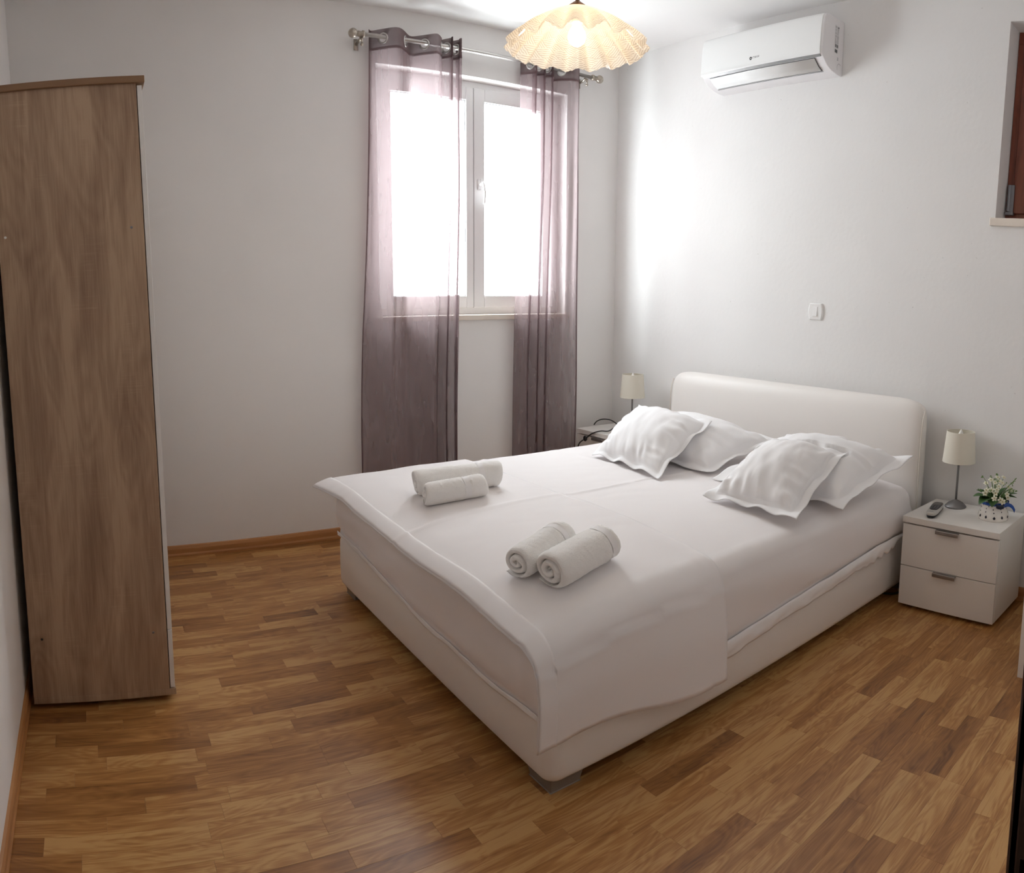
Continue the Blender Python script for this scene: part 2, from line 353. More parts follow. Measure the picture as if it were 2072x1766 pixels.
    def obj(s, name, mat, parent=None, smooth=False, bevel=0.0, subsurf=0, solid=0.0, seg=2, weld=False):
        o = bpy.data.objects.new(name, s.mesh(name, mat, smooth)); COL.objects.link(o)
        if parent: o.parent = parent
        if weld:
            md = o.modifiers.new('weld', 'WELD'); md.merge_threshold = 0.0003
        if solid:
            md = o.modifiers.new('solid', 'SOLIDIFY'); md.thickness = solid; md.offset = 0
        if bevel:
            md = o.modifiers.new('bevel', 'BEVEL'); md.width = bevel; md.segments = seg; md.limit_method = 'ANGLE'; md.angle_limit = math.radians(35)
            for p in o.data.polygons: p.use_smooth = True
            wn = o.modifiers.new('wn', 'WEIGHTED_NORMAL'); wn.keep_sharp = True
        if subsurf:
            md = o.modifiers.new('sub', 'SUBSURF'); md.levels = subsurf; md.render_levels = subsurf
        return o
def tag(o, label=None, cat=None, group=None, kind=None):
    if label: o['label'] = label
    if cat: o['category'] = cat
    if group: o['group'] = group
    if kind: o['kind'] = kind
    return o
def thing(name, label, cat, loc=(0, 0, 0), rz=0.0, group=None, kind=None):
    o = bpy.data.objects.new(name, None); COL.objects.link(o); o.location = loc; o.rotation_euler = (0, 0, rz)
    o.empty_display_size = 0.1
    return tag(o, label, cat, group, kind)
def textmesh(name, body, size, mat, parent, mw, extrude=0.0002):
    c = bpy.data.curves.new(name, 'FONT'); c.body = body; c.size = size; c.extrude = extrude; c.align_x = 'CENTER'; c.align_y = 'CENTER'
    t = bpy.data.objects.new(name, c); COL.objects.link(t)
    dg = bpy.context.evaluated_depsgraph_get(); me = bpy.data.meshes.new_from_object(t.evaluated_get(dg))
    bpy.data.objects.remove(t); me.materials.clear(); me.materials.append(M[mat])
    o = bpy.data.objects.new(name, me); COL.objects.link(o); o.parent = parent; o.matrix_local = mw
    return o
def N(x, y=0.0, z=0.0): return noise.noise(Vector((x, y, z)))
def lerp(a, b, t): return a+(b-a)*t
def sstep(a, b, x):
    t = max(0.0, min(1.0, (x-a)/(b-a))); return t*t*(3-2*t)

# ------------------------------------------------------------------ room dimensions
H = 3.10; W = 3.733; D = 3.775           # height, width along x (0 .. -W), depth along y (0 .. -D)
WL, WR, WB, WT = -1.765, -0.437, 1.310, 2.792     # window opening
NY0, NY1, NZ0, NZ1 = -2.692, -3.45, 1.940, 2.900  # niche in the right wall
DX0, DX1, DZ = -3.640, -2.705, 2.12               # doorway in the front wall
T = 0.32
# --- walls
b = MB()
b.box(-W-T, WL, 0, T, 0, H).box(WR, T, 0, T, 0, H).box(WL, WR, 0, T, 0, WB).box(WL, WR, 0, T, WT, H)
tag(b.obj('wall_back', 'wall'), 'white plaster wall with the curtained window', 'wall', kind='structure')
b = MB()
b.box(0, T, -D-T, NY1, 0, H).box(0, T, NY0, 0, 0, H).box(0, T, NY1, NY0, 0, NZ0).box(0, T, NY1, NY0, NZ1, H)
tag(b.obj('wall_right', 'wall_rough'), 'rough white plaster wall behind the headboard', 'wall', kind='structure')
tag(MB().box(-W-T, -W, -D-T, 0, 0, H).obj('wall_left', 'wall'), 'white wall behind the wardrobe', 'wall', kind='structure')
b = MB(); YD = -D-0.20
b.box(-W, DX0, YD, -D, 0, H).box(DX1, 0, YD, -D, 0, H).box(DX0, DX1, YD, -D, DZ, H)
tag(b.obj('wall_front', 'wall'), 'white wall with the doorway', 'wall', kind='structure')
HX0, HX1, HY, HH = -W-.25, -1.55, -5.60, 2.62      # unseen hall around the camera, added to cut daylight through the doorway
tag(MB().box(HX0-.15, HX0, HY-.15, YD, 0, HH).obj('wall_unseen_hall_left', 'wall'), 'white side wall of the unseen hall added to dim the doorway light', 'wall', kind='structure')
tag(MB().box(HX1, HX1+.15, HY-.15, YD, 0, HH).obj('wall_unseen_hall_right', 'wall'), 'white opposite wall of the unseen hall added to dim the doorway light', 'wall', kind='structure')
b = MB(); b.box(HX0, HX1, HY-.15, HY, 0, HH)
tag(b.obj('wall_unseen_hall_end', 'wall'), 'white end wall of the unseen hall added to dim the doorway light', 'wall', kind='structure')
tag(MB().box(HX0-.15, HX1+.15, HY-.15, YD, HH, HH+.12).obj('ceiling_unseen_hall', 'ceiling'), 'white ceiling of the unseen hall added to dim the doorway light', 'ceiling', kind='structure')
tag(MB().box(-W-T, T, -D-T, T, H, H+0.15).obj('ceiling', 'ceiling'), 'white ceiling with the pendant lamp', 'ceiling', kind='structure')

# --- floor of oak strips
FY0, FY1 = 0.0, -5.62
floor = tag(MB().box(-W-T, T, FY1, T, -0.12, -0.012).obj('floor', 'subfloor'), 'oak strip parquet floor', 'floor', kind='structure')
SWD = 0.0683
rng = random.Random(11)
strips = []
nrow = int((FY0-FY1)/SWD)
for r in range(nrow):
    y1 = FY0-r*SWD; y0 = y1-SWD
    x = -W-rng.uniform(0.02, 0.38)
    while x < 0:
        L = round(rng.choice([0.24, 0.28, 0.32, 0.36, 0.40, 0.44])+0.0, 2)
        a, c = max(x, -W), min(x+L, 0.0)
        if c-a > 0.015: strips.append((a, c, y0, y1))
        x += L
BOXES = [((-2.32, -2.434, 0.04), (0, -0.734, 0.6)), ((-W, -1.482, 0.02), (-3.21, -0.3, 2.2)), ((-0.40, -2.98, 0.02), (0, -2.50, 0.46)), ((-0.77, -D, 0), (0, -3.214, 0.8))]
def blocked(p):
    d = p-CAMP
    for lo, hi in BOXES:
        t0, t1 = 0.0, 0.999
        for k in range(3):
            if abs(d[k]) < 1e-9:
                if not lo[k] <= CAMP[k] <= hi[k]: t1 = -1
                continue
            a, c = (lo[k]-CAMP[k])/d[k], (hi[k]-CAMP[k])/d[k]
            if a > c: a, c = c, a
            t0 = max(t0, a); t1 = min(t1, c)
        if t0 < t1: return True
    return False
def shown(s):
    a, c, y0, y1 = s; k = 0
    if y1 < -D: return 0.0
    for i in range(6):
        for j in (0.2, 0.8):
            p = Vector((lerp(a, c, (i+.5)/6), lerp(y0, y1, j), 0)); u, v = project(p)
            if 0 <= u <= IW and 0 <= v <= IH and not blocked(p): k += 1
    if not k: return 0.0
    m = Vector(((a+c)/2, (y0+y1)/2, 0)); return k/12*(c-a)*SWD/((m-CAMP).length_squared)
order = sorted(range(len(strips)), key=lambda i: -shown(strips[i]))
def strip_mb(b, L, ox=0.0, oy=0.0):
    g = 0.00015; e = 0.0005; h = SWD/2
    x0, x1, y0, y1 = ox-L/2+g, ox+L/2-g, oy-h+g, oy+h-g
    vs = [(x0, y0, -0.012), (x1, y0, -0.012), (x1, y1, -0.012), (x0, y1, -0.012), (x0, y0, -e*.5), (x1, y0, -e*.5), (x1, y1, -e*.5), (x0, y1, -e*.5),
          (x0+e*.6, y0+e*.6, 0), (x1-e*.6, y0+e*.6, 0), (x1-e*.6, y1-e*.6, 0), (x0+e*.6, y1-e*.6, 0)]
    fs = [(0, 1, 5, 4), (1, 2, 6, 5), (2, 3, 7, 6), (3, 0, 4, 7), (4, 5, 9, 8), (5, 6, 10, 9), (6, 7, 11, 10), (7, 4, 8, 11), (8, 9, 10, 11)]
    return b.add(vs, fs)
cache = {}
for i in order[:300]:
    a, c, y0, y1 = strips[i]; L = round(c-a, 3)
    if L not in cache: cache[L] = strip_mb(MB(), L).mesh('plank', 'plank')
    o = bpy.data.objects.new('plank', cache[L]); COL.objects.link(o); o.parent = floor; o.location = ((a+c)/2, (y0+y1)/2, 0)
b = MB()
for i in order[300:]:
    a, c, y0, y1 = strips[i]; strip_mb(b, c-a, (a+c)/2, (y0+y1)/2)
tag(b.obj('plank_field', 'plank', floor), kind='stuff')

# --- skirting
def skirting(name, pts, label):
    """pts: (start, end, inward normal)"""
    prof = [(0, 0), (0.016, 0), (0.0165, 0.012), (0.013, 0.022), (0.0125, 0.046), (0.008, 0.062), (0, 0.066)]
    b = MB()
    for (p0, p1, nx, ny) in pts:
        k = len(prof); vs = []
        for (x, y) in (p0, p1):
            vs += [(x+nx*d, y+ny*d, z) for d, z in prof]
        b.add(vs, [(i, (i+1) % k, (i+1) % k+k, i+k) for i in range(k)]+[tuple(range(k)), tuple(range(k, 2*k))])
    m = 'skirting' if pts[0][3] else 'skirting_y'
    return tag(b.obj(name, m), label, 'baseboard', kind='structure')
M['skirting_y'] = wood('skirting_wood_side', [(0.2, (0.30, 0.12, 0.04)), (0.9, (0.50, 0.24, 0.09))], 1, 2.0, 160, 0.4)
skirting('baseboard_back', [((-W, 0), (0, 0), 0, -1)], 'orange wood baseboard under the window wall')
skirting('baseboard_left', [((-W, -D), (-W, 0), 1, 0)], 'orange wood baseboard along the wardrobe wall')
skirting('baseboard_right', [((0, -D), (0, 0), -1, 0)], 'orange wood baseboard along the headboard wall')

# --- window
win = thing('window_1', 'white two-sash plastic window behind sheer curtains', 'window', (0, 0, 0), kind='structure')
FYI = 0.085     # inner face of the frame
fx0, fx1, fz0, fz1 = WL, WR, WB+0.022, WT
fw = 0.045
b = MB(); b.box(fx0, fx0+fw, FYI+.012, FYI+.07, fz0-.002, fz1).box(fx1-fw, fx1, FYI+.012, FYI+.07, fz0, fz1).box(fx0+fw, fx1-fw, FYI+.012, FYI+.07, fz0, fz0+fw+.006).box(fx0+fw, fx1-fw, FYI+.012, FYI+.07, fz1-fw, fz1)
b.obj('window_frame', 'pvc', win, bevel=0.004)
xm = -1.087
def sash(x0, x1, z0, z1, wl, wr):
    sw = 0.078
    b = MB(); b.box(x0, x0+wl, FYI, FYI+.065, z0, z1).box(x1-wr, x1, FYI, FYI+.065, z0, z1).box(x0+wl, x1-wr, FYI, FYI+.065, z0, z0+sw).box(x0+wl, x1-wr, FYI, FYI+.065, z1-sw, z1)
    s = b.obj('sash', 'pvc', win, bevel=0.005)
    gx0, gx1, gz0, gz1 = x0+wl, x1-wr, z0+sw, z1-sw
    MB().box(gx0-.005, gx1+.005, FYI+.030, FYI+.034, gz0-.005, gz1+.005).obj('pane', 'glass', s)
    g = 0.004; b = MB()
    b.box(gx0, gx1, FYI+.012, FYI+.029, gz0, gz0+g).box(gx0, gx1, FYI+.012, FYI+.029, gz1-g, gz1).box(gx0, gx0+g, FYI+.012, FYI+.029, gz0+g, gz1-g).box(gx1-g, gx1, FYI+.012, FYI+.029, gz0+g, gz1-g)
    b.obj('gasket', 'pvc_line', s)
    return s
sz0, sz1 = fz0+fw-.002, fz1-fw+.006
sash(fx0+fw-.006, xm-.002, sz0, sz1, .088, .052)
s2 = sash(xm+.002, fx1-fw+.006, sz0, sz1, .076, .088)
MB().box(xm-.0022, xm+.0022, FYI+.006, FYI+.05, sz0, sz1).obj('sash_joint', 'pvc_line', win)
hx = xm+.036; hz = 2.16
hb = MB(); hb.box(hx-.012, hx+.012, FYI-.008, FYI, hz-.032, hz+.034); hb.tube([(hx, FYI-.002, hz), (hx, FYI-.045, hz)], 0.009)
hb.tube([(hx, FYI-.045, hz+.012), (hx+.005, FYI-.050, hz-.01), (hx+.012, FYI-.054, hz-.06), (hx+.010, FYI-.050, hz-.115), (hx+.006, FYI-.046, hz-.128)], [.009, .010, .009, .008, .006])
hb.obj('window_handle', 'pvc', s2, smooth=True)
MB().box(WL-.03, WR+.03, -0.022, FYI+.06, WB-.012, WB+.022).obj('window_sill', 'stone', win, bevel=0.005)

# --- niche with brown shutter
nic = thing('window_2', 'dark red-brown wooden shutter in a deep wall niche', 'window', (0, 0, 0), kind='structure')
sx = 0.135
ly = NY0-0.002
b = MB(); b.box(sx, sx+.05, NY1, ly, NZ0, NZ0+.07).box(sx, sx+.05, NY1, ly, NZ1-.06, NZ1).box(sx, sx+.05, ly-.035, ly, NZ0+.07, NZ1-.06).box(sx, sx+.05, NY1, NY1+.05, NZ0+.07, NZ1-.06)
b.obj('shutter_frame', 'shutter_wood', nic, bevel=0.003)
for k in range(5):
    y0 = NY1+.05+k*(abs(NY1-NY0)-.085)/5; y1 = y0+(abs(NY1-NY0)-.085)/5-.004
    MB().box(sx-.012, sx+.03, y0, y1, NZ0+.045, NZ1-.05).obj('board', 'shutter_wood', nic, bevel=0.004)
MB().box(sx+.03, sx+.06, NY1, ly, NZ0, NZ1).obj('shutter_backing', 'dark', nic)
hb = MB(); hb.box(sx-.020, sx-.010, ly-.045, ly-.022, NZ0+.05, NZ0+.19); hb.tube([(sx-.016, ly-.018, NZ0+.055), (sx-.016, ly-.018, NZ0+.19)], .009); hb.box(sx-.03, sx-.008, ly-.05, ly-.008, NZ0+.035, NZ0+.052)
hb.obj('hinge', 'screw', nic, bevel=0.002)
MB().box(-.022, sx+.02, NY1-.03, NY0+.022, NZ0-.038, NZ0+.002).obj('niche_sill', 'stone', nic, bevel=0.004)

# --- doorway jamb
dr = thing('door_1', 'dark brown wooden door frame with strike plate', 'door', (0, 0, 0), kind='structure')
def jamb(x0, x1, name='jamb'):
    return MB().box(x0, x1, YD-.012, -D+.012, 0, DZ).obj(name, 'door_wood', dr, bevel=0.004)
def jz(py): return hit(2060, py, 0, DX1-.031).z
HOLES = [(jz(1660), jz(1575)), (jz(1778), jz(1736))]; HOLES.sort()
ja, jb, jc = DX1-.030, DX1-.006, DX1+.002; hya, hyb = -D-.020, -D-.002
b = MB(); b.box(jb, jc, YD-.012, -D+.012, 0, DZ).box(ja, jb, YD-.012, hya, 0, DZ).box(ja, jb, hyb, -D+.012, 0, DZ)
zz0 = 0
for za, zb_ in HOLES: b.box(ja, jb, hya, hyb, zz0, za); zz0 = zb_
b.box(ja, jb, hya, hyb, zz0, DZ); b.obj('jamb', 'door_wood', dr)
jamb(DX0-.002, DX0+.03)
MB().box(DX0+.03, DX1-.03, YD-.012, -D+.012, DZ-.03, DZ+.002).obj('head_jamb', 'door_wood', dr, bevel=0.004)
MB().box(DX1-.03, DX1+.06, -D, -D+.014, 0, DZ+.06).obj('casing', 'door_wood', dr, bevel=0.004)
MB().box(DX0-.06, DX0+.03, -D, -D+.014, 0, DZ+.06).obj('casing', 'door_wood', dr, bevel=0.004)
b = MB(); zz0 = jz(1790); b.box(ja-.0012, ja, hya-.004, hya, zz0, jz(1560)).box(ja-.0012, ja, hyb, hyb+.004, zz0, jz(1560))
for za, zb_ in HOLES: b.box(ja-.0012, ja, hya, hyb, zz0, za); zz0 = zb_
b.box(ja-.0012, ja, hya, hyb, zz0, jz(1560)); sp = b.obj('strike_plate', 'bronze_dark', dr)
MB().ball((ja-.0012, -D-.011, jz(1700)), .005, sq=(.3, 1, 1)).obj('screw', 'screw', sp, smooth=True)

# ------------------------------------------------------------------ wardrobe
WY, WX1, WTOP = -1.4825, -3.2185, 2.195
wd = thing('wardrobe', 'tall oak-effect wardrobe with white doors standing against the left wall', 'wardrobe', (-3.46, WY, 0))
def wloc(o): o.location = (3.46, -WY, 0); return o
x0 = -W+.032
YB = -0.36
wloc(MB().box(x0, WX1, WY, WY+.018, 0.048, WTOP).obj('side_panel', 'sonoma', wd, bevel=0.0012))
wloc(MB().box(x0, WX1, YB-.018, YB, 0.048, WTOP).obj('side_panel', 'sonoma', wd, bevel=0.0012))
wloc(MB().box(x0+.002, x0+.006, WY+.02, YB-.02, 0.05, WTOP-.002).obj('back_panel', 'white_lam', wd))
wloc(MB().box(x0-.012, WX1+.028, WY-.012, YB+.012, WTOP, WTOP+.022).obj('top_board', 'sonoma_dark', wd, bevel=0.002))
wloc(MB().box(x0, WX1+.022, WY-.001, YB, 0.024, 0.048).obj('base_board', 'sonoma', wd, bevel=0.0012))
ym = (WY+YB)/2
for (ya, yb) in ((WY+.002, ym-.0015), (ym+.0015, YB-.002)):
    d_ = wloc(MB().box(WX1+.003, WX1+.019, ya, yb, 0.276, WTOP-.006).obj('door', 'white_edge', wd, bevel=0.001))
    hy = yb-.05 if ya < ym-.2 else ya+.05
    hb = MB(); hb.tube([(WX1+.019, hy, 1.05), (WX1+.042, hy, 1.05), (WX1+.042, hy, 1.21), (WX1+.019, hy, 1.21)], .005); hb.obj('handle', 'handle_grey', d_, smooth=True)
    q = wloc(MB().box(WX1+.003, WX1+.019, ya, yb, 0.051, 0.272).obj('drawer', 'white_edge', wd, bevel=0.001))
    MB().box(WX1+.019, WX1+.026, ym-.25 if ya < ym-.2 else ym+.20, ym-.20 if ya < ym-.2 else ym+.25, .262, .272).obj('handle', 'handle_grey', q)
for (xx, zz, mm) in ((-3.677, 1.715, 'bulb_off'), (-3.2595, 1.7216, 'screw'), (-3.6566, 0.2708, 'dark'), (-3.266, 0.2692, 'screw')):
    wloc(MB().ball((xx, WY, zz), .0045, sq=(1, .25, 1)).obj('screw', mm, wd, smooth=True))
for xx in (x0+.04, WX1-.05):
    for yy in (WY+.06, YB-.06):
        wloc(MB().box(xx-.02, xx+.02, yy-.02, yy+.02, 0, 0.024).obj('foot', 'foot', wd, bevel=0.002))

# ------------------------------------------------------------------ bed
BX, BY0, BY1 = -2.320, -0.734, -2.434
bed = thing('bed', 'double bed frame in cream leather with curved headboard and taupe feet', 'bed', (-1.2, -1.58, 0))
def bl(o): o.location = (1.2, 1.58, 0); return o
def rrect(x0, x1, y0, y1, r, n=8):
    pts = []
    for cx_, cy_, a0 in ((x1-r, y1-r, 0), (x0+r, y1-r, PI/2), (x0+r, y0+r, PI), (x1-r, y0+r, 1.5*PI)):
        for k in range(n+1):
            a = a0+PI/2*k/n; pts.append((cx_+r*math.cos(a), cy_+r*math.sin(a)))
    return pts
# upholstered surround: hollow ring, softly rounded at the bottom edge
def ring(x0, x1, y0, y1, r, z, ins):
    return [(x, y, z) for x, y in rrect(x0+ins, x1, y0+ins, y1-ins, max(.012, r-ins))]
b = MB(); loops = []
for ins, z in ((0.03, 0.052), (0.012, 0.050), (0.004, 0.060), (0.0, 0.078), (-0.002, 0.16), (0.0, 0.272), (0.006, 0.288), (0.02, 0.294), (0.05, 0.294), (0.055, 0.20)):
    loops.append(ring(BX, -0.10, BY1, BY0, 0.05, z, ins))
k = len(loops[0]); vs = [p for L_ in loops for p in L_]; fs = []
for i in range(len(loops)-1):
    for j_ in range(k): fs.append((i*k+j_, i*k+(j_+1) % k, (i+1)*k+(j_+1) % k, (i+1)*k+j_))
b.add(vs, fs); bl(b.obj('bed_frame', 'leather', bed, smooth=True))
bl(MB().box(BX+.05, -.14, BY1+.05, BY0-.05, .20, .235).obj('slatted_base', 'bed_leg', bed))
# headboard: leans back and rolls over at the top; rounded upper corners
prof = [(-0.135, 0.10), (-0.150, 0.30), (-0.162, 0.55), (-0.166, 0.75), (-0.160, 0.88), (-0.148, 0.945), (-0.125, 0.982), (-0.092, 0.992), (-0.062, 0.978), (-0.050, 0.945), (-0.048, 0.80), (-0.048, 0.10)]
hy0, hy1 = BY0+.012, BY1-.012
b = MB(); cols = []
ys = [hy0-.004, hy0-.018, hy0-.05, hy0-.11]+[lerp(hy0-.11, hy1+.11, t/14) for t in range(1, 14)]+[hy1+.11, hy1+.05, hy1+.018, hy1+.004]
def hb_ins(y):
    d = min(hy0-y, y-hy1); return 0.055*(1-min(1, d/0.10))**2.2
vs = []; np_ = len(prof)
for y in ys:
    s_ = hb_ins(y)
    for (x, z) in prof:
        xx = lerp(x, -0.095, 0.35*s_/0.055*(1 if z > .1 else 0.6)) if True else x
        vs.append((xx, y, z-(s_ if z > 0.6 else 0)))
fs = [(i*np_+j_, (i+1)*np_+j_, (i+1)*np_+(j_+1) % np_, i*np_+(j_+1) % np_) for i in range(len(ys)-1) for j_ in range(np_)]
fs += [tuple(range(np_)), tuple(range((len(ys)-1)*np_, len(ys)*np_))[::-1]]
b.add(vs, fs); hd = bl(b.obj('headboard', 'leather', bed, smooth=True, bevel=0.0))
md = hd.modifiers.new('sub', 'SUBSURF'); md.levels = md.render_levels = 1
for y in (hy1+.006, hy0-.006):
    s_ = hb_ins(y)
    MB().tube([(lerp(x, -0.095, .35*s_/.055)-.001, y+(-.004 if y < -1.5 else .004), z-(s_ if z > .6 else 0)) for x, z in prof[:7]], 0.0035, 6).obj('piping', 'leather_seam', hd, smooth=True)
for (lx, ly_) in ((BX+.012, BY1+.014), (BX+.012, BY0-.014), (-.22, BY1+.014), (-.22, BY0-.014)):
    sx_ = 1; sy_ = 1 if ly_ < -1.5 else -1
    t_, q_ = 0.14, 0.105
    vs = []
    for z, e in ((0.0, 0.020), (0.085, 0.010)):
        s = (q_ if z == 0 else t_)
        xa, xb = lx+e, lx+e+s; ya, yb = ly_+sy_*e, ly_+sy_*(e+s)
        vs += [(xa, ya, z), (xb, ya, z), (xb, yb, z), (xa, yb, z)]
    b = MB(); b.add(vs, [(0, 1, 2, 3), (4, 5, 6, 7), (0, 1, 5, 4), (1, 2, 6, 5), (2, 3, 7, 6), (3, 0, 4, 7)])
    bl(b.obj('leg', 'bed_leg', bed, bevel=0.003))

# ------------------------------------------------------------------ mattress in its sheet
MX0, MX1, MY0, MY1, MZ = BX-0.012, -0.165, BY1-0.014, BY0+0.010, 0.596
mt = thing('mattress', 'thick mattress wrapped in a smooth white cotton sheet on the bed frame', 'mattress', (-1.2, -1.58, 0.3))
def ml(o): o.location = (1.2, 1.58, -0.3); return o
def topz(x, y):
    """height of the made-up bed: slightly domed, lower towards the edges"""
    ff = sstep(0, .7, MY1-y)
    z = MZ-(0.012+0.045*ff)*(1-min(max(x-MX0, 0), 0.5)/0.5)**2-0.050*(1-min(max(y-MY0, 0), 0.5)/0.5)**2-0.010*(1-min(max(MY1-y, 0), 0.3)/0.3)**2-0.02*(1-min(max(MX1-x, 0), .3)/.3)**2
    z += 0.004*N(x*2.1, y*2.1, 3.3)
    # long creases left by folding
    for (cx_, a_, w_) in ((-1.62, 0.10, .010), (-1.05, -0.06, .012)):
        d_ = x-cx_-a_*(y+1.6)+0.015*N(y*5, cx_); z += 0.0042*math.exp(-(d_/w_)**2)
    d_ = y+1.58-0.03*N(x*3)+0.02*(x+1.2); z += 0.0045*math.exp(-(d_/.012)**2)
    z += 0.0030*abs(N(x*7+y*4, y*9-x*2, 1.7))
    return z
def hem(x, y):
    """height of the lower edge of the sheet around the bed"""
    if y < -2.40: return lerp(0.235, 0.325, sstep(-2.2, -0.35, x))+0.006*N(x*6, 9)
    if x < MX0+.06: return lerp(0.242, 0.315, sstep(-1.9, -0.8, y))+0.012*N(y*4, 5)
    return 0.31
ER = 0.075
per = []
core = rrect(MX0+ER, MX1-ER, MY0+ER, MY1-ER, 0.012, 6)
def densify(pts, step):
    out = []
    for i in range(len(pts)):
        a, c = Vector(pts[i]), Vector(pts[(i+1) % len(pts)]); n_ = max(1, int((c-a).length/step))
        out += [a.lerp(c, t/n_) for t in range(n_)]
    return out
per = densify(core, 0.025); k = len(per)
nor = []
for i in range(k):
    d_ = (per[(i+1) % k]-per[i-1]).normalized(); nor.append(Vector((d_.y, -d_.x)))
ctr = Vector(((MX0+MX1)/2, (MY0+MY1)/2))
rows = []; RN = 44
for r in range(1, RN+1):
    rows.append([(lambda q: (q.x, q.y, topz(q.x, q.y)))(ctr.lerp(p, r/RN)) for p in per])
for a in range(1, 7):
    t = PI/2*a/6
    row = []
    for p, n_ in zip(per, nor):
        q = p+n_*ER*math.sin(t); zt = topz(p.x, p.y); row.append((q.x, q.y, zt-ER*(1-math.cos(t))))
    rows.append(row)
SK = 14
for a in range(1, SK+1):
    t = a/SK; row = []
    for i, (p, n_) in enumerate(zip(per, nor)):
        q = p+n_*ER; zt = topz(p.x, p.y)-ER; zh = hem(q.x, q.y)
        z = lerp(zt, zh, t)
        out = 0.012*math.sin(PI*t)+0.010*N(q.x*2.5+q.y*3, q.y*2.2-z*1.0, z*7)*(0.3+t)
        # soft diagonal drag folds on the sides
        out += 0.010*math.sin((q.x*1.6+q.y*2.0+z*9)*3.4+2*N(q.x*2, q.y*2, z*3))*t*(1-0.5*t)
        out -= 0.014*sstep(.8, 1, t)
        # gathered corner at the foot
        cd_ = (Vector((q.x, q.y))-Vector((MX0+.03, MY0+.03))).length
        out += 0.016*math.sin(cd_*75)*math.exp(-(cd_/.12)**2)*t
        cd_ = (Vector((q.x, q.y))-Vector((MX0+.03, MY1-.03))).length
        out += 0.010*math.sin(cd_*60+z*20)*math.exp(-(cd_/.12)**2)*t
        if z < .32: out = max(out, -0.004)
        row.append((q.x+n_.x*out, q.y+n_.y*out, z))
    rows.append(row)
b = MB(); vs = [(ctr.x, ctr.y, topz(ctr.x, ctr.y))]+[p for r in rows for p in r]
fs = [(0, 1+j_, 1+(j_+1) % k) for j_ in range(k)]
for i in range(len(rows)-1):
    for j_ in range(k): fs.append((1+i*k+j_, 1+(i+1)*k+j_, 1+(i+1)*k+(j_+1) % k, 1+i*k+(j_+1) % k))
b.add(vs, fs); so = ml(b.obj('fitted_sheet', 'sheet', mt, smooth=True))
# elastic hem of the mattress protector, ruffled, showing under the sheet along the near side
def hemfn(u, v):
    x = lerp(-1.80, -0.30, u); zt = hem(x, -2.43)+0.012
    y = MY0-0.004-0.006*math.sin(PI*v)+0.005*N(x*14, v*2, 4)*(0.3+v)+0.006*N(x*5, v, 8)
    drop = 0.062+0.012*N(x*6, 3)+0.010*sstep(-.9, -.4, x)*math.sin(x*95+3*N(x*9))
    drop *= 1-0.75*sstep(-.42, -.30, x)
    return (x, y, zt-drop*v)
ml(MB().grid(hemfn, 150, 8).obj('elastic_hem', 'sheet_hem', mt, smooth=True, solid=0.003))
def hemfoot(u, v):
    y = lerp(-0.78, -2.40, u); zt = hem(MX0, y)+0.010
    x = MX0-0.001+0.003*N(y*12, v*2, 4)
    return (x, y, zt-(0.018+0.008*N(y*5, 7))*v)
ml(MB().grid(hemfoot, 90, 4).obj('elastic_hem', 'sheet_hem', mt, smooth=True, solid=0.003))

# ------------------------------------------------------------------ folded top sheet draped over the foot end
tp = thing('flat_sheet', 'white folded flat sheet draped across the foot end, hanging down the side', 'sheet', (-2.0, -1.6, 0.6))
RX0, RX1 = -2.392, -1.635
def runner(off):
    def fn(u, v):
        # u: along x from the foot edge to the inner edge;  v: across, far side to near side drop
        x = lerp(RX0, RX1, u)+0.010*N(v*5, 2)*(1-u)
        yf, yn = MY1-0.035, MY0+0.002
        dl = 0.245+0.055*u
        tot = (yf-yn)+dl
        s = v*tot; wl_ = (yf-yn)-ER
        zc = topz(max(x, MX0+.03), max(min(yf-s, MY1-.03), MY0+.03))
        lift = off+0.003
        # foot overhang
        ov = max(0.0, (MX0+0.055)-x)
        stiff = 1-sstep(0.05, 0.55, s)
        zo = ov*ov*3.2*(1-stiff)+ov*0.30*stiff-0.012*stiff*math.sin(min(1, ov/.12)*PI)
        if s <= wl_:
            y = yf-s; z = zc+lift-zo
        else:
            q = s-wl_; aa = ER*PI/2
            if q < aa:
                t = q/ER; y = yf-wl_-(ER+lift)*math.sin(t); z = zc-ER+(ER+lift)*math.cos(t)-zo*math.cos(t)*0.9
            else:
                d_ = q-aa; t = d_/(dl+ER-aa)
                y = yf-wl_-ER-lift-0.010-0.012*sstep(0, .5, t)-0.012*math.sin(x*7+1)*t-0.010*N(x*4, d_*4, 2)*t
                z = zc-ER-d_-0.055*t*sstep(0.0, 1.0, u)-0.02*t+0.010*math.sin(u*7)*t
        z += 0.0045*N(x*6, s*3.0, off*10)*(1 if s < wl_ else 0.3)
        # corner flap that sticks out past the far foot corner
        if s < 0.25 and ov > 0:
            x -= 0.055*(1-s/0.25)*(ov/.12)
        return (x, y, z)
    return fn
f1 = runner(0.006)
so = MB().grid(f1, 46, 150).obj('sheet_panel', 'sheet', tp, smooth=True, solid=0.0035); so.location = (2.0, 1.6, -0.6)
# double hem along the foot edge, a second layer lying on the panel
def f2(u, v):
    p = runner(0.010)(0.004+u*0.082, v); return (p[0]+.001, p[1], p[2]+(0.002 if u > .02 and u < .98 else 0))
so = MB().grid(f2, 8, 150).obj('hem_band', 'sheet', tp, smooth=True, solid=0.002); so.location = (2.0, 1.6, -0.6)

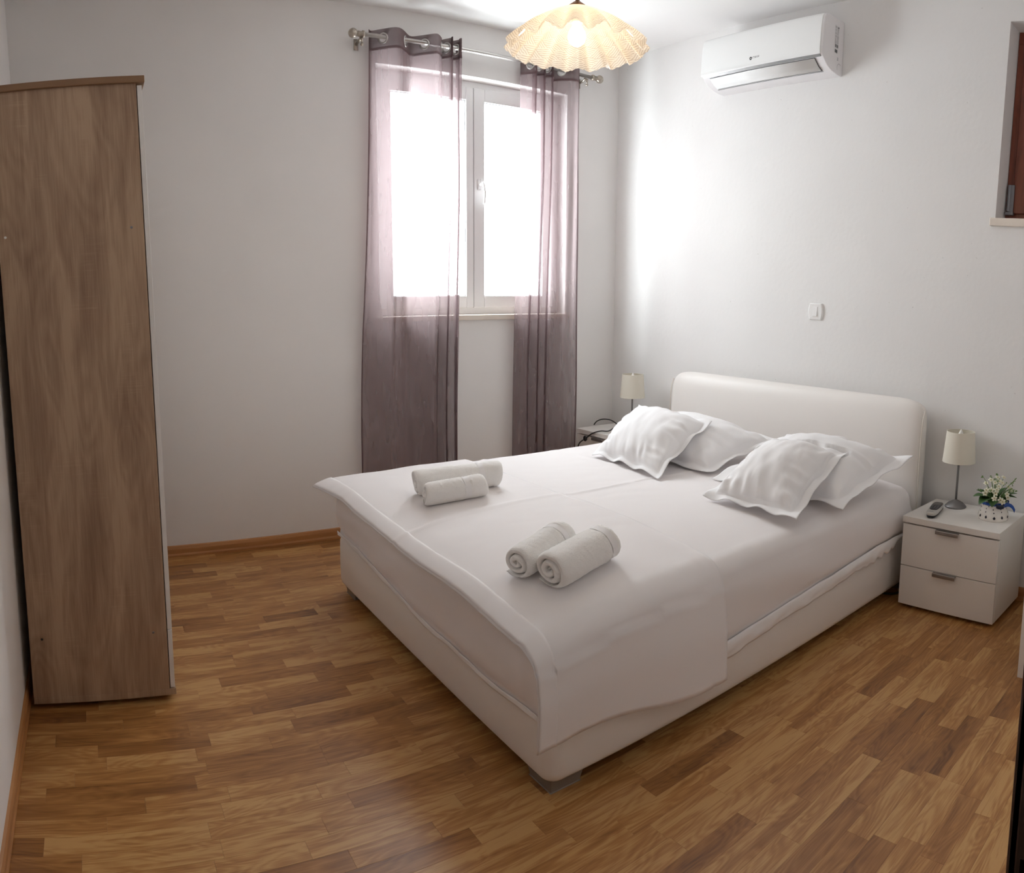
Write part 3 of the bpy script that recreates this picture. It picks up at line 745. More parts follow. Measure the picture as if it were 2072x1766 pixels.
# ------------------------------------------------------------------ pillows
FRONT = []
def pillow(label, bl_, br_, tr_, tl_, thick, flange, seed, sink=0.25, pinch=0.05, front=False):
    bl_, br_, tr_, tl_ = map(Vector, (bl_, br_, tr_, tl_)); c = (bl_+br_+tr_+tl_)/4
    nrm = ((br_-bl_)+(tr_-tl_)).cross((tl_-bl_)+(tr_-br_)).normalized()
    if nrm.z < 0: nrm = -nrm
    wid = ((br_-bl_).length+(tr_-tl_).length)/2; hei = ((tl_-bl_).length+(tr_-br_).length)/2
    fu, fv = flange/wid, flange/hei
    def base(u, v):
        # sides bow inwards, corners stay out
        uu = u+(0.5-u)*2*pinch*math.sin(PI*v)*(abs(u-.5)*2)**2*0.5; vv = v+(0.5-v)*2*pinch*math.sin(PI*u)*(abs(v-.5)*2)**2*0.5
        return bl_*(1-uu)*(1-vv)+br_*uu*(1-vv)+tr_*uu*vv+tl_*(1-uu)*vv
    def prof(u, v):
        a = (u-fu)/(1-2*fu); d_ = (v-fv)/(1-2*fv)
        if a <= 0 or a >= 1 or d_ <= 0 or d_ >= 1: return 0.0
        return (math.sin(PI*a)**0.45)*(math.sin(PI*d_)**0.45)
    def wr(u, v):
        # creases running from the corners / edges into the filling
        s = 0.0
        for (cu, cv) in ((0, 0), (1, 0), (1, 1), (0, 1)):
            du, dv = u-cu, v-cv; r_ = math.hypot(du, dv)
            if r_ < .62: s += math.sin(math.atan2(dv, du)*17+seed+3*N(r_*4, seed))*(r_*(0.62-r_))*0.10
        s += 0.045*N(u*5+seed, v*3, seed)+0.022*N(u*13, v*6+seed, 2)
        s -= 0.10*abs(N(u*9+v*2+seed, v*2.3, seed*2))*(1-v)
        for q_, t_ in ((v-fv, u), (u-fu, v), (1-fv-v, u), (1-fu-u, v)):
            s += 0.07*math.sin(t_*46+5*N(t_*6, seed)+q_*9)*math.exp(-(max(q_, 0)/.13)**2)*max(0, .4+N(t_*4+seed, q_*3, 5)*2)
        return s
    n_ = 76; vs = []; top = {}; bot = {}
    def P(u, v, side):
        p = base(u, v); h = prof(u, v)
        edge = 0.010*math.sin(u*19+seed)*math.sin(v*15+seed*2)+0.010*N(u*7+seed, v*7)
        o = (1-sink)*thick*h+0.80*thick*wr(u, v)*min(1, h*2.2) if side > 0 else -sink*thick*h
        q = p+nrm*(o+edge*(1-h)+(0.0015 if side > 0 else -0.0015))
        floor_ = topz(q.x, q.y)+0.004
        if not front:
            for t_ in FRONT:
                for ox, oy in ((0, 0), (.015, 0), (-.015, 0), (0, .015), (0, -.015)):
                    h_ = t_.ray_cast(Vector((q.x+ox, q.y+oy, 0.3)), Vector((0, 0, 1)))[0]
                    if h_ is not None: q.z = min(q.z, h_.z-(0.004 if side > 0 else 0.008))
        if q.z < floor_: q.z = floor_+(0.003 if side > 0 else 0)
        return q-c
    b = MB()
    for side in (1, -1):
        o0 = len(b.v)
        b.grid(lambda u, v: P(u, v, side), n_, n_)
        if side < 0: b.f[-n_*n_:] = [f[::-1] for f in b.f[-n_*n_:]]
    m_ = n_+1; o2 = m_*m_
    edgeI = [i for i in range(n_)]+[n_+m_*i for i in range(n_)]+[m_*n_+n_-i for i in range(n_)]+[m_*(n_-i) for i in range(n_)]
    for i in range(len(edgeI)):
        a, d_ = edgeI[i], edgeI[(i+1) % len(edgeI)]; b.f.append((d_, a, a+o2, d_+o2))
    o = b.obj('pillow', 'pillow', None, smooth=True); o.location = c
    tag(o, label, 'pillow', 'pillows at the head of the bed')
    if front: FRONT.append(BVHTree.FromPolygons([Vector(v_)+c for v_ in b.v], b.f))
    return o
def S(px, py, z): p = hit(px, py, 2, z); return (p.x, p.y, p.z)
pillow('small white cushion leaning on the pillow beside the corded bedside table', S(1197, 918, .615), S(1331, 966, .615), S(1441, 852, .815), S(1293, 820, .815), .17, .035, 2.2, front=True)
pillow('small white cushion leaning on the pillow beside the bedside table with the plant', S(1422, 1004, .615), S(1612, 1052, .612), S(1716, 912, .785), S(1545, 893, .785), .17, .040, 5.7, front=True)
pillow('large white pillow lying flat behind the cushion beside the corded bedside table', (-.86, -.93, .612), (-.887, -1.712, .612), (-.34, -1.73, .715), (-.32, -.90, .73), .20, .045, 1.3)
pillow('large white pillow lying flat beside the bedside table with the plant', (-.93, -1.775, .612), (-.915, -2.47, .605), S(1848, 925, .725), S(1592, 882, .745), .20, .055, 4.1)

# ------------------------------------------------------------------ rolled towels
def towel(label, p0, p1, R, turns, seed, ang0, band=None):
    p0 = Vector(p0); p1 = Vector(p1); ax = (p1-p0); L = ax.length; rz = math.atan2(ax.y, ax.x)
    turns = turns-((ang0/(2*PI)+turns-0.88) % 1.0)
    t = thing('rolled_towel', label, 'towel', p0, rz, 'rolled towels on the foot of the bed')
    th = R/(turns+0.35)                      # layer pitch
    n_ = int(turns*50); outer = []; inner = []
    for i in range(n_+1):
        f = i/n_; a = ang0+f*turns*2*PI; r = th*0.35+(R-th*0.35)*f
        sq = 1.0+0.05*math.sin(2*a+seed)
        wob = 1+0.035*N(math.cos(a)*1.5+seed, math.sin(a)*1.5, f*turns)
        for lst, rr in ((outer, r-th*0.74*sstep(.86, 1, f)), (inner, max(.002, r-th*0.86))):
            rr *= sq*wob; y = rr*math.cos(a); z = rr*math.sin(a)
            lst.append((y, z))
    nx = 60; b = MB(); vs = []; fs = []
    loop = outer+inner[::-1]; k = len(loop)
    zmin = -R*0.90
    xs = [0, .002, .008, .018]+[lerp(.03, L-.03, i/nx) for i in range(nx+1)]+[L-.018, L-.008, L-.002, L]
    for x in xs:
        e = min(x, L-x); ins = 0.0042*(1-min(1, e/.012))**2; tap = 1-0.075*(1-min(1, e/.026))**2
        tele = 0.010*N(seed, x*3)
        pinch = 1.0
        if band is not None: pinch = 1-0.055*math.exp(-((x-band)/.016)**4)
        for i, (y, z) in enumerate(loop):
            f = (i if i < len(outer) else 2*len(outer)-1-i)/(len(outer)-1)
            rr = math.hypot(y, z)+1e-6; sgn = -1 if i < len(outer) else 1
            s_ = (rr+sgn*ins)/rr*pinch*tap
            bump = 1+0.03*N(x*11, y*22+seed, z*22)+(0.030*N(x*95, y*110, z*110+seed)+0.03*N(x*210, y*230, z*230))*(1 if f > .7 else .5)
            xo = (0.010*N(f*6, seed)+0.004*math.sin(f*9+seed))*(1 if x < L/2 else -1)*(1-min(1, e/.05))
            zz = z*s_*bump
            if zz < zmin: zz = zmin+(zz-zmin)*0.15
            vs.append((x+xo, y*s_*bump*1.03, zz+R*0.905))
    for i in range(len(xs)-1):
        for j_ in range(k): fs.append((i*k+j_, (i+1)*k+j_, (i+1)*k+(j_+1) % k, i*k+(j_+1) % k))
    m_ = len(outer)
    for base_, flip in ((0, False), ((len(xs)-1)*k, True)):
        for i in range(m_-1):
            q = (base_+i, base_+i+1, base_+k-2-i, base_+k-1-i); fs.append(q if not flip else q[::-1])
    b.add(vs, fs); o = b.obj('towel_roll', 'towel', t, smooth=True)
    if band is not None:
        bb = MB(); q_ = []; lo_ = outer[-51:]; k_ = len(lo_)
        for xx in (band-.012, band, band+.012):
            for (y, z) in lo_:
                f_ = (0.965 if xx == band else 0.985)*(1+0.02*N(xx*11, y*22+seed, z*22)); zz = z*f_
                if zz < zmin: zz = zmin+(zz-zmin)*.15
                q_.append((xx, y*f_*1.03, zz+R*.905))
        bb.add(q_, [(r_*k_+j_, r_*k_+j_+1, (r_+1)*k_+j_+1, (r_+1)*k_+j_) for r_ in range(2) for j_ in range(k_-1)])
        bb.obj('woven_band', 'sheet_hem', t, smooth=True)
    return t
def bz(x, y): return topz(x, y)+0.004
def tow(label, a, c, *args, press=0.0, **kw):
    p = hit(a[0], a[1], 2, .585)
    q = hit(c[0], c[1], 2, .585) if len(c) == 2 else p+Vector((c[2]*math.cos(c[1]), c[2]*math.sin(c[1]), 0))
    t_ = towel(label, (p.x, p.y, bz(p.x, p.y)+.003), (q.x, q.y, bz(p.x, p.y)+.003), *args, **kw)
    t_.rotation_euler.y = -math.atan2(bz(q.x, q.y)-bz(p.x, p.y), (q-p).length); t_.location.z -= press; return t_
tow('larger rolled white towel of the pair by the bed\'s draped side', (1113, 1174), (1229, 1126), .073, 3.4, 1.0, 0.4, band=.235, press=.005)
tow('smaller rolled white towel half hidden behind the roll by the draped side', (1047, 1156), (1140, 1110), .065, 3.4, 2.0, 1.2, band=.20, press=.005)
tow('shorter rolled white towel in front of the pair by the window side', (862, 1023), (0, -0.20, .250), .063, 3.0, 3.0, 2.0, band=.17, press=.003)
tow('longer rolled white towel behind the short roll by the window side', (842, 1005), (0, -0.22, .370), .069, 3.2, 4.0, 0.9, band=.28)

# ------------------------------------------------------------------ curtain rod and curtains
RY, RZ = -0.09, 2.908
rod = thing('curtain_rod', 'brushed steel curtain rod with ball finials above the window', 'curtain rod', (-1.1, RY, RZ))
def rl(o): o.location = (1.1, -RY, -RZ); return o
rxa, rxb = -1.930, -0.245
rl(MB().tube([(rxa+.02, RY, RZ), (rxb-.02, RY, RZ)], 0.0105, 14).obj('rod', 'steel', rod, smooth=True))
rl(MB().tube([(rxa+.02, RY, RZ-.0100), (rxb-.02, RY, RZ-.0100)], 0.0030, 8).obj('highlight_bead', 'steel', rod, smooth=True))  # added bead, shaped to draw the highlight line under the rod
for xx, s_ in ((rxa, -1), (rxb, 1)):
    fb = MB(); fb.ball((xx, RY, RZ), .026, 20, 12)
    fb.tube([(xx-s_*.022, RY, RZ), (xx-s_*.030, RY, RZ), (xx-s_*.050, RY, RZ), (xx-s_*.052, RY, RZ), (xx-s_*.062, RY, RZ), (xx-s_*.066, RY, RZ)], [.012, .016, .013, .019, .019, .013], 14)
    rl(fb.obj('finial', 'brass_grey', rod, smooth=True))
    bx_ = xx-s_*(.050 if s_ < 0 else .105)
    bb = MB(); bb.tube([(bx_, RY, RZ), (bx_, RY+.03, RZ-.02), (bx_, 0.0, RZ-.03)], .008); bb.tube([(bx_, RY, RZ-.018), (bx_, RY, RZ-.05)], [.008, .006]); bb.ball((bx_, RY, RZ-.055), .009); bb.box(bx_-.012, bx_+.012, -.006, 0, RZ-.06, RZ)
    rl(bb.obj('bracket', 'brass_grey', rod, smooth=True))
def curtain(label, knots, xb0, xb1, zb, seed, A):
    """knots: (x at the top, fold phase); the cloth weaves in front of and behind the rod"""
    t = thing('curtain', label, 'curtain', (knots[0][0], RY, zb), 0, 'sheer mauve curtains at the window')
    inv = Vector((-knots[0][0], -RY, -zb))
    xt0, xt1 = knots[0][0], knots[-1][0]; n_ = 220
    def at(s):
        k_ = s*(len(knots)-1); i = min(int(k_), len(knots)-2); f = k_-i
        return lerp(knots[i][0], knots[i+1][0], f), lerp(knots[i][1], knots[i+1][1], f), knots[i+1][0]-knots[i][0]
    lens = [0.0]
    def pos(s, z):
        x, ph, dx = at(s); d_ = (RZ-z); g = sstep(0, 2.4, d_)
        xn = (x-xt0)/(xt1-xt0); xx = lerp(x, lerp(xb0, xb1, xn), g)
        tight = 1-min(1, dx/.16)
        amp = A*(1-0.25*g)
        y = RY-amp*math.sin(ph)+0.010*N(xn*5, z*1.3, seed)*min(1, d_*2)
        xx += 0.012*tight*math.sin(2*ph)+0.012*N(xn*7+seed, z*0.9, 1)*min(1, max(0, d_)*1.5)
        # small secondary pleats that grow downwards
        y += 0.007*math.sin(xn*41+seed+2*N(xn*6, z*.5))*sstep(.15, 1.2, d_)
        return (xx, min(y, -0.012), z)
    zt = RZ+0.042; zh = RZ-0.058
    holes = []
    for i in range(1, len(knots)-1):
        if abs(knots[i][1]/PI-round(knots[i][1]/PI)) < 1e-6: holes.append(i/(len(knots)-1))
    HZ = RZ-.009      # the eyelets hang on the rod
    p_h = [Vector(pos(h_, HZ)) for h_ in holes]
    # header with punched holes
    def hfn(u, v): return pos(u, lerp(zh, zt, v))
    def skip(u, v):
        q = Vector(pos(u, lerp(zh, zt, v)))
        return any((q-h_).length < .0225 for h_ in p_h)
    o = MB().grid(hfn, 460, 34, skip).obj('header', 'header', t, smooth=True); o.location = inv
    o = MB().grid(lambda u, v: pos(u, lerp(zb, zh, v)), n_, 110).obj('sheer_panel', 'sheer', t, smooth=True); o.location = inv
    o2 = MB().grid(lambda u, v: (lambda p: (p[0], p[1]-.0015, p[2]))(pos(u, zh+lerp(-.010, .004, v))), n_, 2).obj('header_seam', 'hem_dark', t, smooth=True); o2.location = inv
    for (ua, ub) in ((0.0, 0.012), (0.990, 1.0)):
        o3 = MB().grid(lambda u, v: (lambda p: (p[0], p[1]-.002, p[2]))(pos(lerp(ua, ub, u), lerp(zb, zt, v))), 3, 110).obj('side_hem', 'hem_dark', t, smooth=True); o3.location = inv
    o4 = MB().grid(lambda u, v: (lambda p: (p[0], p[1]-.002, p[2]))(pos(u, zb+.06*v)), n_, 3).obj('bottom_hem', 'header', t, smooth=True); o4.location = inv
    for h_, q in zip(holes, p_h):
        tg = (Vector(pos(min(1, h_+.004), HZ))-Vector(pos(h_-.004, HZ))).normalized()
        nn = Vector((tg.y, -tg.x, 0))
        g = MB(); g.torus(q, nn, .0255, .0055, 28, 8, 0.6); o5 = g.obj('eyelet', 'steel', t, smooth=True); o5.location = inv
    return t
curtain('sheer mauve eyelet curtain hanging over the sash nearer the wardrobe', [(-1.832, -.75*PI), (-1.756, 0), (-1.62, PI), (-1.505, 2*PI), (-1.395, 3*PI), (-1.365, 4*PI), (-1.335, 5*PI), (-1.305, 6*PI), (-1.285, 7*PI), (-1.268, 7.9*PI)], -1.930, -1.305, .22, 1.7, .048)
curtain('sheer mauve eyelet curtain hanging over the sash with the handle', [(-.845, -.7*PI), (-.790, 0), (-.755, PI), (-.725, 2*PI), (-.695, 3*PI), (-.665, 4*PI), (-.635, 5*PI), (-.555, 6*PI), (-.432, 6.8*PI)], -.900, -.420, .22, 6.2, .048)

# ------------------------------------------------------------------ pendant lamp
LX, LY = -1.829, -1.881
LT = 2.455; LR = 0.237; LZ = 2.326
pl = thing('pendant_lamp', 'lit ruffled glass pendant lamp hanging from the ceiling', 'lamp', (LX, LY, LT))
def shade_pt(u, v):
    a = 2*PI*u
    f = v
    r = lerp(0.030, LR, f**0.92)
    z = -(LT-LZ)*(0.10*f+0.90*f**1.55)
    w_ = sstep(.35, 1, f)
    pl_ = math.sin(a*16); pl2 = abs(math.sin(a*8))
    r += 0.012*w_*pl_; z += 0.014*w_*(pl_)-0.006*w_*(1 if pl_ > 0 else 0)
    return (r*math.cos(a), r*math.sin(a), z-.006)
b = MB(); NU, NV = 256, 26
b.grid(shade_pt, NU, NV)
so = b.obj('glass_shade', 'shade_glass', pl, smooth=True)
uvl = so.data.uv_layers.new(name='UVMap')
for lp in so.data.loops:
    i = lp.vertex_index; uvl.data[lp.index].uv = ((i % (NU+1))/NU, (i//(NU+1))/NV)
md = so.modifiers.new('weld', 'WELD'); md.merge_threshold = .0002
MB().lathe([(.002, .022), (.010, .020), (.018, .014), (.032, .004), (.040, -.004), (.040, -.007), (.004, -.008)], 28).obj('cap', 'bronze', pl, smooth=True)
MB().lathe([(.004, -.008), (.019, -.008), (.019, -.05), (.014, -.055), (.004, -.055)], 20).obj('lamp_holder', 'bulb_off', pl, smooth=True)
bu = MB().lathe([(.012, -.052), (.016, -.062), (.028, -.082), (.031, -.098), (.026, -.115), (.012, -.127), (.001, -.130)], 24).obj('bulb', 'bulb', pl, smooth=True)
MB().tube([(0, 0, .018), (.003, 0, .10), (-.003, 0, .22), (.002, 0, .35), (0, 0, H-LT-.05)], .0045, 8).obj('flex', 'brass_grey', pl, smooth=True)
ch = MB()
for q in range(26):
    ch.torus((0.0, 0, .03+q*.0215), (1, 0, 0) if q % 2 else (0, 1, 0), .009, .0022, 10, 5)
ch.obj('chain', 'bronze', pl, smooth=True)
MB().lathe([(.002, H-LT-.055), (.020, H-LT-.052), (.042, H-LT-.022), (.048, H-LT-.004), (.048, H-LT)], 28).obj('ceiling_rose', 'bronze', pl, smooth=True)
ld = bpy.data.lights.new('pendant_light', 'POINT'); ld.energy = 1.7; ld.color = (1.0, 0.74, 0.44); ld.shadow_soft_size = 0.03
lo = bpy.data.objects.new('pendant_light', ld); COL.objects.link(lo); lo.parent = pl; lo.location = (0, 0, -.150)

# ------------------------------------------------------------------ air conditioner
AY0, AY1 = -0.950, -1.772
ac = thing('air_conditioner', 'white split air conditioner mounted high on the rough wall', 'air conditioner', (0, (AY0+AY1)/2, 2.70))
AM = (AY0+AY1)/2
def al(o): o.location = (0, -AM, -2.70); return o
body = [(0.0, 2.985), (-0.150, 2.982), (-0.176, 2.975), (-0.190, 2.955), (-0.196, 2.90), (-0.200, 2.79), (-0.196, 2.765), (-0.180, 2.748), (-0.145, 2.722), (-0.10, 2.706), (-0.05, 2.700), (0.0, 2.700)]
al(MB().prism(body, AY0, AY1, 'y').obj('body', 'ac_side', ac, bevel=0.007, seg=3))
fp = [(-0.150, 2.9835), (-0.178, 2.977), (-0.193, 2.956), (-0.200, 2.90), (-0.2055, 2.79), (-0.2035, 2.770), (-0.197, 2.762), (-0.190, 2.775), (-0.19, 2.90), (-0.17, 2.96)]
front = al(MB().prism(fp, AY0+.004, AY1-.012+.024, 'y').obj('front_panel', 'ac', ac, bevel=0.004, seg=3))
al(MB().prism([(-.1995, 2.764), (-.190, 2.7535), (-.186, 2.757), (-.195, 2.770)], AY0-.01, AY1+.015, 'y').obj('trim_strip', 'ac_trim', ac))
# louvre lying in the sloped underside, with a dark outline
def slope(t): # point on the underside from front to back
    pts = [(-0.190, 2.7545), (-0.180, 2.746), (-0.145, 2.720), (-0.10, 2.704), (-0.05, 2.698)]
    k_ = t*(len(pts)-1); i = min(int(k_), len(pts)-2); f = k_-i; return lerp(pts[i][0], pts[i+1][0], f), lerp(pts[i][1], pts[i+1][1], f)
def patch(t0, t1, ya, yb, d): return lambda u, v: (lambda q: (q[0]-d*.5, lerp(ya, yb, u), q[1]-d))(slope(lerp(t0, t1, v)))
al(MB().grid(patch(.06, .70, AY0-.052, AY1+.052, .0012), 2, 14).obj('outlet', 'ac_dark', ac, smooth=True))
lv = al(MB().grid(patch(.08, .655, AY0-.055, AY1+.055, .004), 2, 14).obj('louvre', 'ac', ac, smooth=True, solid=.003))
al(MB().grid(patch(.715, .735, AY0-.045, AY1+.050, .0012), 2, 2).obj('outlet_edge', 'ac_trim', ac))
# brand mark on the front
mw = Matrix(((0, 0, -1, -0.2046), (-1, 0, 0, AM+.015-AM), (0, 1, 0, 2.806-2.70), (0, 0, 0, 1)))
textmesh('logo', 'GREE', 0.020, 'print', ac, mw)
lg = MB(); lg.torus((-.2052, AM+.050, 2.806), (1, 0, 0), .0062, .0026, 20, 6, .2); al(lg.obj('emblem', 'print', ac, smooth=True))
# rating sticker on the side
ys_ = AY1-.0004
stk = al(MB().box(-.092, -.052, ys_-.0006, ys_, 2.828, 2.945).obj('rating_sticker', 'paper', ac))
r2 = random.Random(5); pb = MB()
for i in range(17):
    z = 2.939-i*.0053
    for (xa, xb) in ((-.090, -.074), (-.070, -.054)):
        if r2.random() < .85: pb.box(xa, lerp(xa, xb, r2.uniform(.5, 1)), ys_-.0010, ys_-.0006, z-.0022, z)
pb.obj('small_print', 'print_light', stk)
pb = MB()
for i in range(9): pb.box(-.086+i*.0032, -.086+i*.0032+r2.uniform(.001, .0024), ys_-.0010, ys_-.0006, 2.808+.024, 2.826+.022)
pb.obj('barcode', 'print', stk)['kind'] = 'stuff'
MB().box(-.064, -.055, ys_-.0010, ys_-.0006, 2.934, 2.940).obj('symbol', 'print', stk)
s3 = al(MB().box(-.088, -.062, ys_-.0006, ys_, 2.803, 2.824).obj('serial_sticker', 'paper', ac)); pb = MB()
for i in range(10): pb.box(-.086+i*.0023, -.086+i*.0023+r2.uniform(.0008, .0018), ys_-.0010, ys_-.0006, 2.805, 2.822)
pb.obj('barcode', 'print', s3)['kind'] = 'stuff'
pb = MB()
for i in range(3): pb.box(-.060, -.050, ys_-.0008, ys_, 2.770+i*.006, 2.773+i*.006)
al(pb.obj('moulded_marks', 'print_light', ac))
pb = MB()
for i in range(8):
    a0 = PI*.25+i*PI*.11; c_ = (-.035, 2.735); pb.box(c_[0]-.022*math.cos(a0-1.2)-.001, c_[0]-.022*math.cos(a0-1.2)+.001, ys_-.0008, ys_, c_[1]+.022*math.sin(a0-1.2)-.002, c_[1]+.022*math.sin(a0-1.2)+.002)
al(pb.obj('knockout', 'print_light', ac))

# ------------------------------------------------------------------ light switch
sy, szz = -1.688, 1.410
sw = thing('light_switch', 'white rocker light switch on the wall above the headboard', 'switch', (0, sy, szz))
pf = []
for i in range(9):
    t = i/8; pf.append((-.050+.010*(abs(t-.5)*2)**2, lerp(-.048, .048, t)))
pf += [(-p[0], p[1]) for p in pf[::-1]]
b = MB(); k = len(pf); vs = [(0, p, q) for p, q in pf]+[(-.008, p*.97, q*.97) for p, q in pf]+[(-.012, p*.86, q*.92) for p, q in pf]
fs = [(i, (i+1) % k, (i+1) % k+k, i+k) for i in range(k)]+[(i+k, (i+1) % k+k, (i+1) % k+2*k, i+2*k) for i in range(k)]+[tuple(range(2*k, 3*k))]
b.add(vs, fs); b.obj('plate', 'switch', sw, bevel=0.001)
MB().box(-.0130, -.010, -.0155, .0155, -.028, .028).obj('rocker_bezel', 'switch', sw)
b = MB(); b.add([(-.0125, -.0145, -.027), (-.0125, .0145, -.027), (-.0125, .0145, .027), (-.0125, -.0145, .027), (-.019, -.0140, -.0265), (-.019, .0140, -.0265), (-.0138, .0140, .0265), (-.0138, -.0140, .0265)],
                [(0, 1, 2, 3), (4, 5, 6, 7), (0, 1, 5, 4), (1, 2, 6, 5), (2, 3, 7, 6), (3, 0, 4, 7)])
b.obj('rocker', 'switch', sw, bevel=0.0008)

# ------------------------------------------------------------------ bedside tables
def nightstand(label, y0, y1, hgt, xf):
    """y0 > y1: the two sides; xf: front face"""
    t = thing('nightstand', label, 'nightstand', (0, (y0+y1)/2, 0), 0, 'white bedside tables')
    m = (y0+y1)/2; A, B = y0-m, y1-m; xb = -.022
    tb = .030; z0 = .022
    MB().box(xf-.004, xb, B-.002, A+.002, hgt-tb, hgt).obj('top_board', 'white_lam', t, bevel=0.0015)
    MB().box(xf+.020, xb, B, B+.016, z0, hgt-tb).obj('side_panel', 'white_lam', t, bevel=0.001)
    MB().box(xf+.020, xb, A-.016, A, z0, hgt-tb).obj('side_panel', 'white_lam', t, bevel=0.001)
    MB().box(xf+.020, xb, B+.016, A-.016, z0, z0+.016).obj('bottom_board', 'white_lam', t)
    MB().box(xf+.034, xf+.040, B+.016, A-.016, z0+.016, hgt-tb).obj('inner_front', 'white_lam', t)
    MB().box(xb-.006, xb, B+.016, A-.016, z0+.016, hgt-tb).obj('back_panel', 'white_lam', t)
    zs = z0+(hgt-tb-z0)*0.475
    for (za, zb) in ((z0, zs-.002), (zs+.002, hgt-tb-.008)):
        d_ = MB().box(xf, xf+.018, B+.001, A-.001, za, zb).obj('drawer', 'white_lam', t, bevel=0.001)
        hm = 0.01
        hp = [(xf-.001, zb+.001), (xf-.016, zb+.001), (xf-.0185, zb-.003), (xf-.0185, zb-.017), (xf-.0155, zb-.017), (xf-.0155, zb-.003), (xf-.001, zb-.002)]
        MB().prism(hp, hm-.056, hm+.056, 'y').obj('handle', 'handle_grey', d_, bevel=0.001)
    for yy in (A-.05, B+.05):
        for xx in (xf+.06, xb-.05):
            MB().box(xx-.02, xx+.02, yy-.02, yy+.02, 0, z0).obj('foot', 'foot', t, bevel=0.002)
    return t
NH = 0.4605
nightstand('white two-drawer bedside table carrying the flower pot and handset', -2.502, -2.977, NH, -.402)
NH2 = 0.540
nightstand('white two-drawer bedside table in the corner under the window, black cord on it', -.118, -.593, NH2, -.410)

# ------------------------------------------------------------------ table lamps
def table_lamp(label, x, y, z, tilt=0.0):
    t = thing('table_lamp', label, 'lamp', (x, y, z), 0, 'small bedside lamps')
    MB().lathe([(.054, 0), (.055, .003), (.052, .008), (.038, .022), (.018, .033), (.008, .036), (.006, .040)], 36).obj('base', 'lamp_grey', t, smooth=True)
    MB().tube([(0, 0, .03), (0, 0, .30)], .0058, 14).obj('pole', 'lamp_grey', t, smooth=True)
    sh = MB(); s_ = 48; r0, r1, z0, z1 = .082, .070, .237, .392
    sh.lathe([(r0-.0015, z0), (r0, z0), (r1, z1), (r1-.0015, z1), (r0-.0015, z0)], s_, cap=False)
    so_ = sh.obj('lamp_shade', 'lampshade', t, smooth=True)
    e = so_.modifiers.new('es', 'EDGE_SPLIT'); e.split_angle = math.radians(50)
    for zt_, rt_ in ((z1, r1), (z0, r0)): MB().torus((0, 0, zt_), (0, 0, 1), rt_-.001, .0018, 40, 6).obj('trim', 'lampshade', so_, smooth=True)
    sp_ = MB()
    for a in (0.3, 2.4, 4.5): sp_.tube([(.006*math.cos(a), .006*math.sin(a), .285), (.076*math.cos(a), .076*math.sin(a), .30)], .0015, 6)
    sp_.obj('shade_carrier', 'lamp_grey', so_, smooth=True)
    MB().lathe([(.012, .295), (.013, .335), (.012, .337)], 16).obj('bulb_holder', 'bulb_off', t, smooth=True)
    MB().lathe([(.010, .335), (.015, .350), (.0165, .366), (.012, .384), (.005, .398), (.001, .404)], 16).obj('bulb', 'bulb_off', t, smooth=True)
    return t
table_lamp('small grey table lamp with cream shade beside the flower pot', -.105, -2.640, NH)
l2 = table_lamp('small grey table lamp with cream shade in the corner behind the pillows', -.190, -.420, NH2)
# its cord loops over the far bedside table
zz = NH2
def c3(px, py, z): p = hit(px, py, 2, z); return p-Vector(l2.location)
def cx3(px, py, x): p = hit(px, py, 0, x); return p-Vector(l2.location)
def smoothpts(pts, n_=8):
    pts = [Vector(p) for p in pts]; out = []
    for i in range(len(pts)-1):
        p0 = pts[max(i-1, 0)]; p1 = pts[i]; p2 = pts[i+1]; p3 = pts[min(i+2, len(pts)-1)]
        for k_ in range(n_):
            t = k_/n_
            out.append(0.5*((2*p1)+(p2-p0)*t+(2*p0-5*p1+4*p2-p3)*t*t+(3*p1-p0-3*p2+p3)*t**3))
    return out+[pts[-1]]
crd = [Vector((-.05, 0.0, .004)), cx3(1259, 853, -.24), cx3(1234, 871, -.34), cx3(1215, 872, -.39), cx3(1198, 877, -.424), cx3(1186, 886, -.432), cx3(1172, 897, -.435), cx3(1168, 915, -.436)]
MB().tube(smoothpts(crd), .0042, 8).obj('cord', 'black', l2, smooth=True)
sw2 = cx3(1184, 887, -.433)
MB().ball(sw2, .020, 14, 8, (.6, .8, 1.0)).obj('cord_switch', 'black', l2, smooth=True)
crd = [cx3(1202, 859, -.25), cx3(1208, 852, -.245), cx3(1220, 848, -.235), cx3(1236, 850, -.235), cx3(1250, 859, -.255), cx3(1262, 868, -.29), cx3(1275, 874, -.33)]
MB().tube(smoothpts(crd), .0040, 8).obj('cord', 'black', l2, smooth=True)

# ------------------------------------------------------------------ cordless handset
ph = thing('cordless_phone', 'silver cordless phone with black keypad on the bedside table', 'phone', (-.270, -2.602, NH), math.radians(12)); ph.scale = (1.25, 1.15, 1.2)
def pbox(x0, x1, w0, w1, z0, z1, n_=10):
    """rounded bar along x, width tapering w0..w1"""
    lo = []; 
    for i in range(40):
        a = 2*PI*i/40; cx_ = math.copysign(abs(math.cos(a))**.55, math.cos(a)); sy_ = math.copysign(abs(math.sin(a))**.55, math.sin(a))
        x = lerp(x0, x1, (cx_+1)/2); w_ = lerp(w0, w1, (cx_+1)/2); lo.append((x, sy_*w_/2))
    b = MB(); k_ = 40; vs = []
    for z, s_ in ((z0, .86), (z0+(z1-z0)*.3, 1.0), (z0+(z1-z0)*.75, 1.0), (z1, .90)):
        xm_ = (x0+x1)/2; vs += [(xm_+(x-xm_)*(1-(1-s_)*.3), y*s_, z) for x, y in lo]
    fs = [(r*k_+i, r*k_+(i+1) % k_, (r+1)*k_+(i+1) % k_, (r+1)*k_+i) for r in range(3) for i in range(k_)]+[tuple(range(k_))[::-1], tuple(range(3*k_, 4*k_))]
    return b.add(vs, fs)
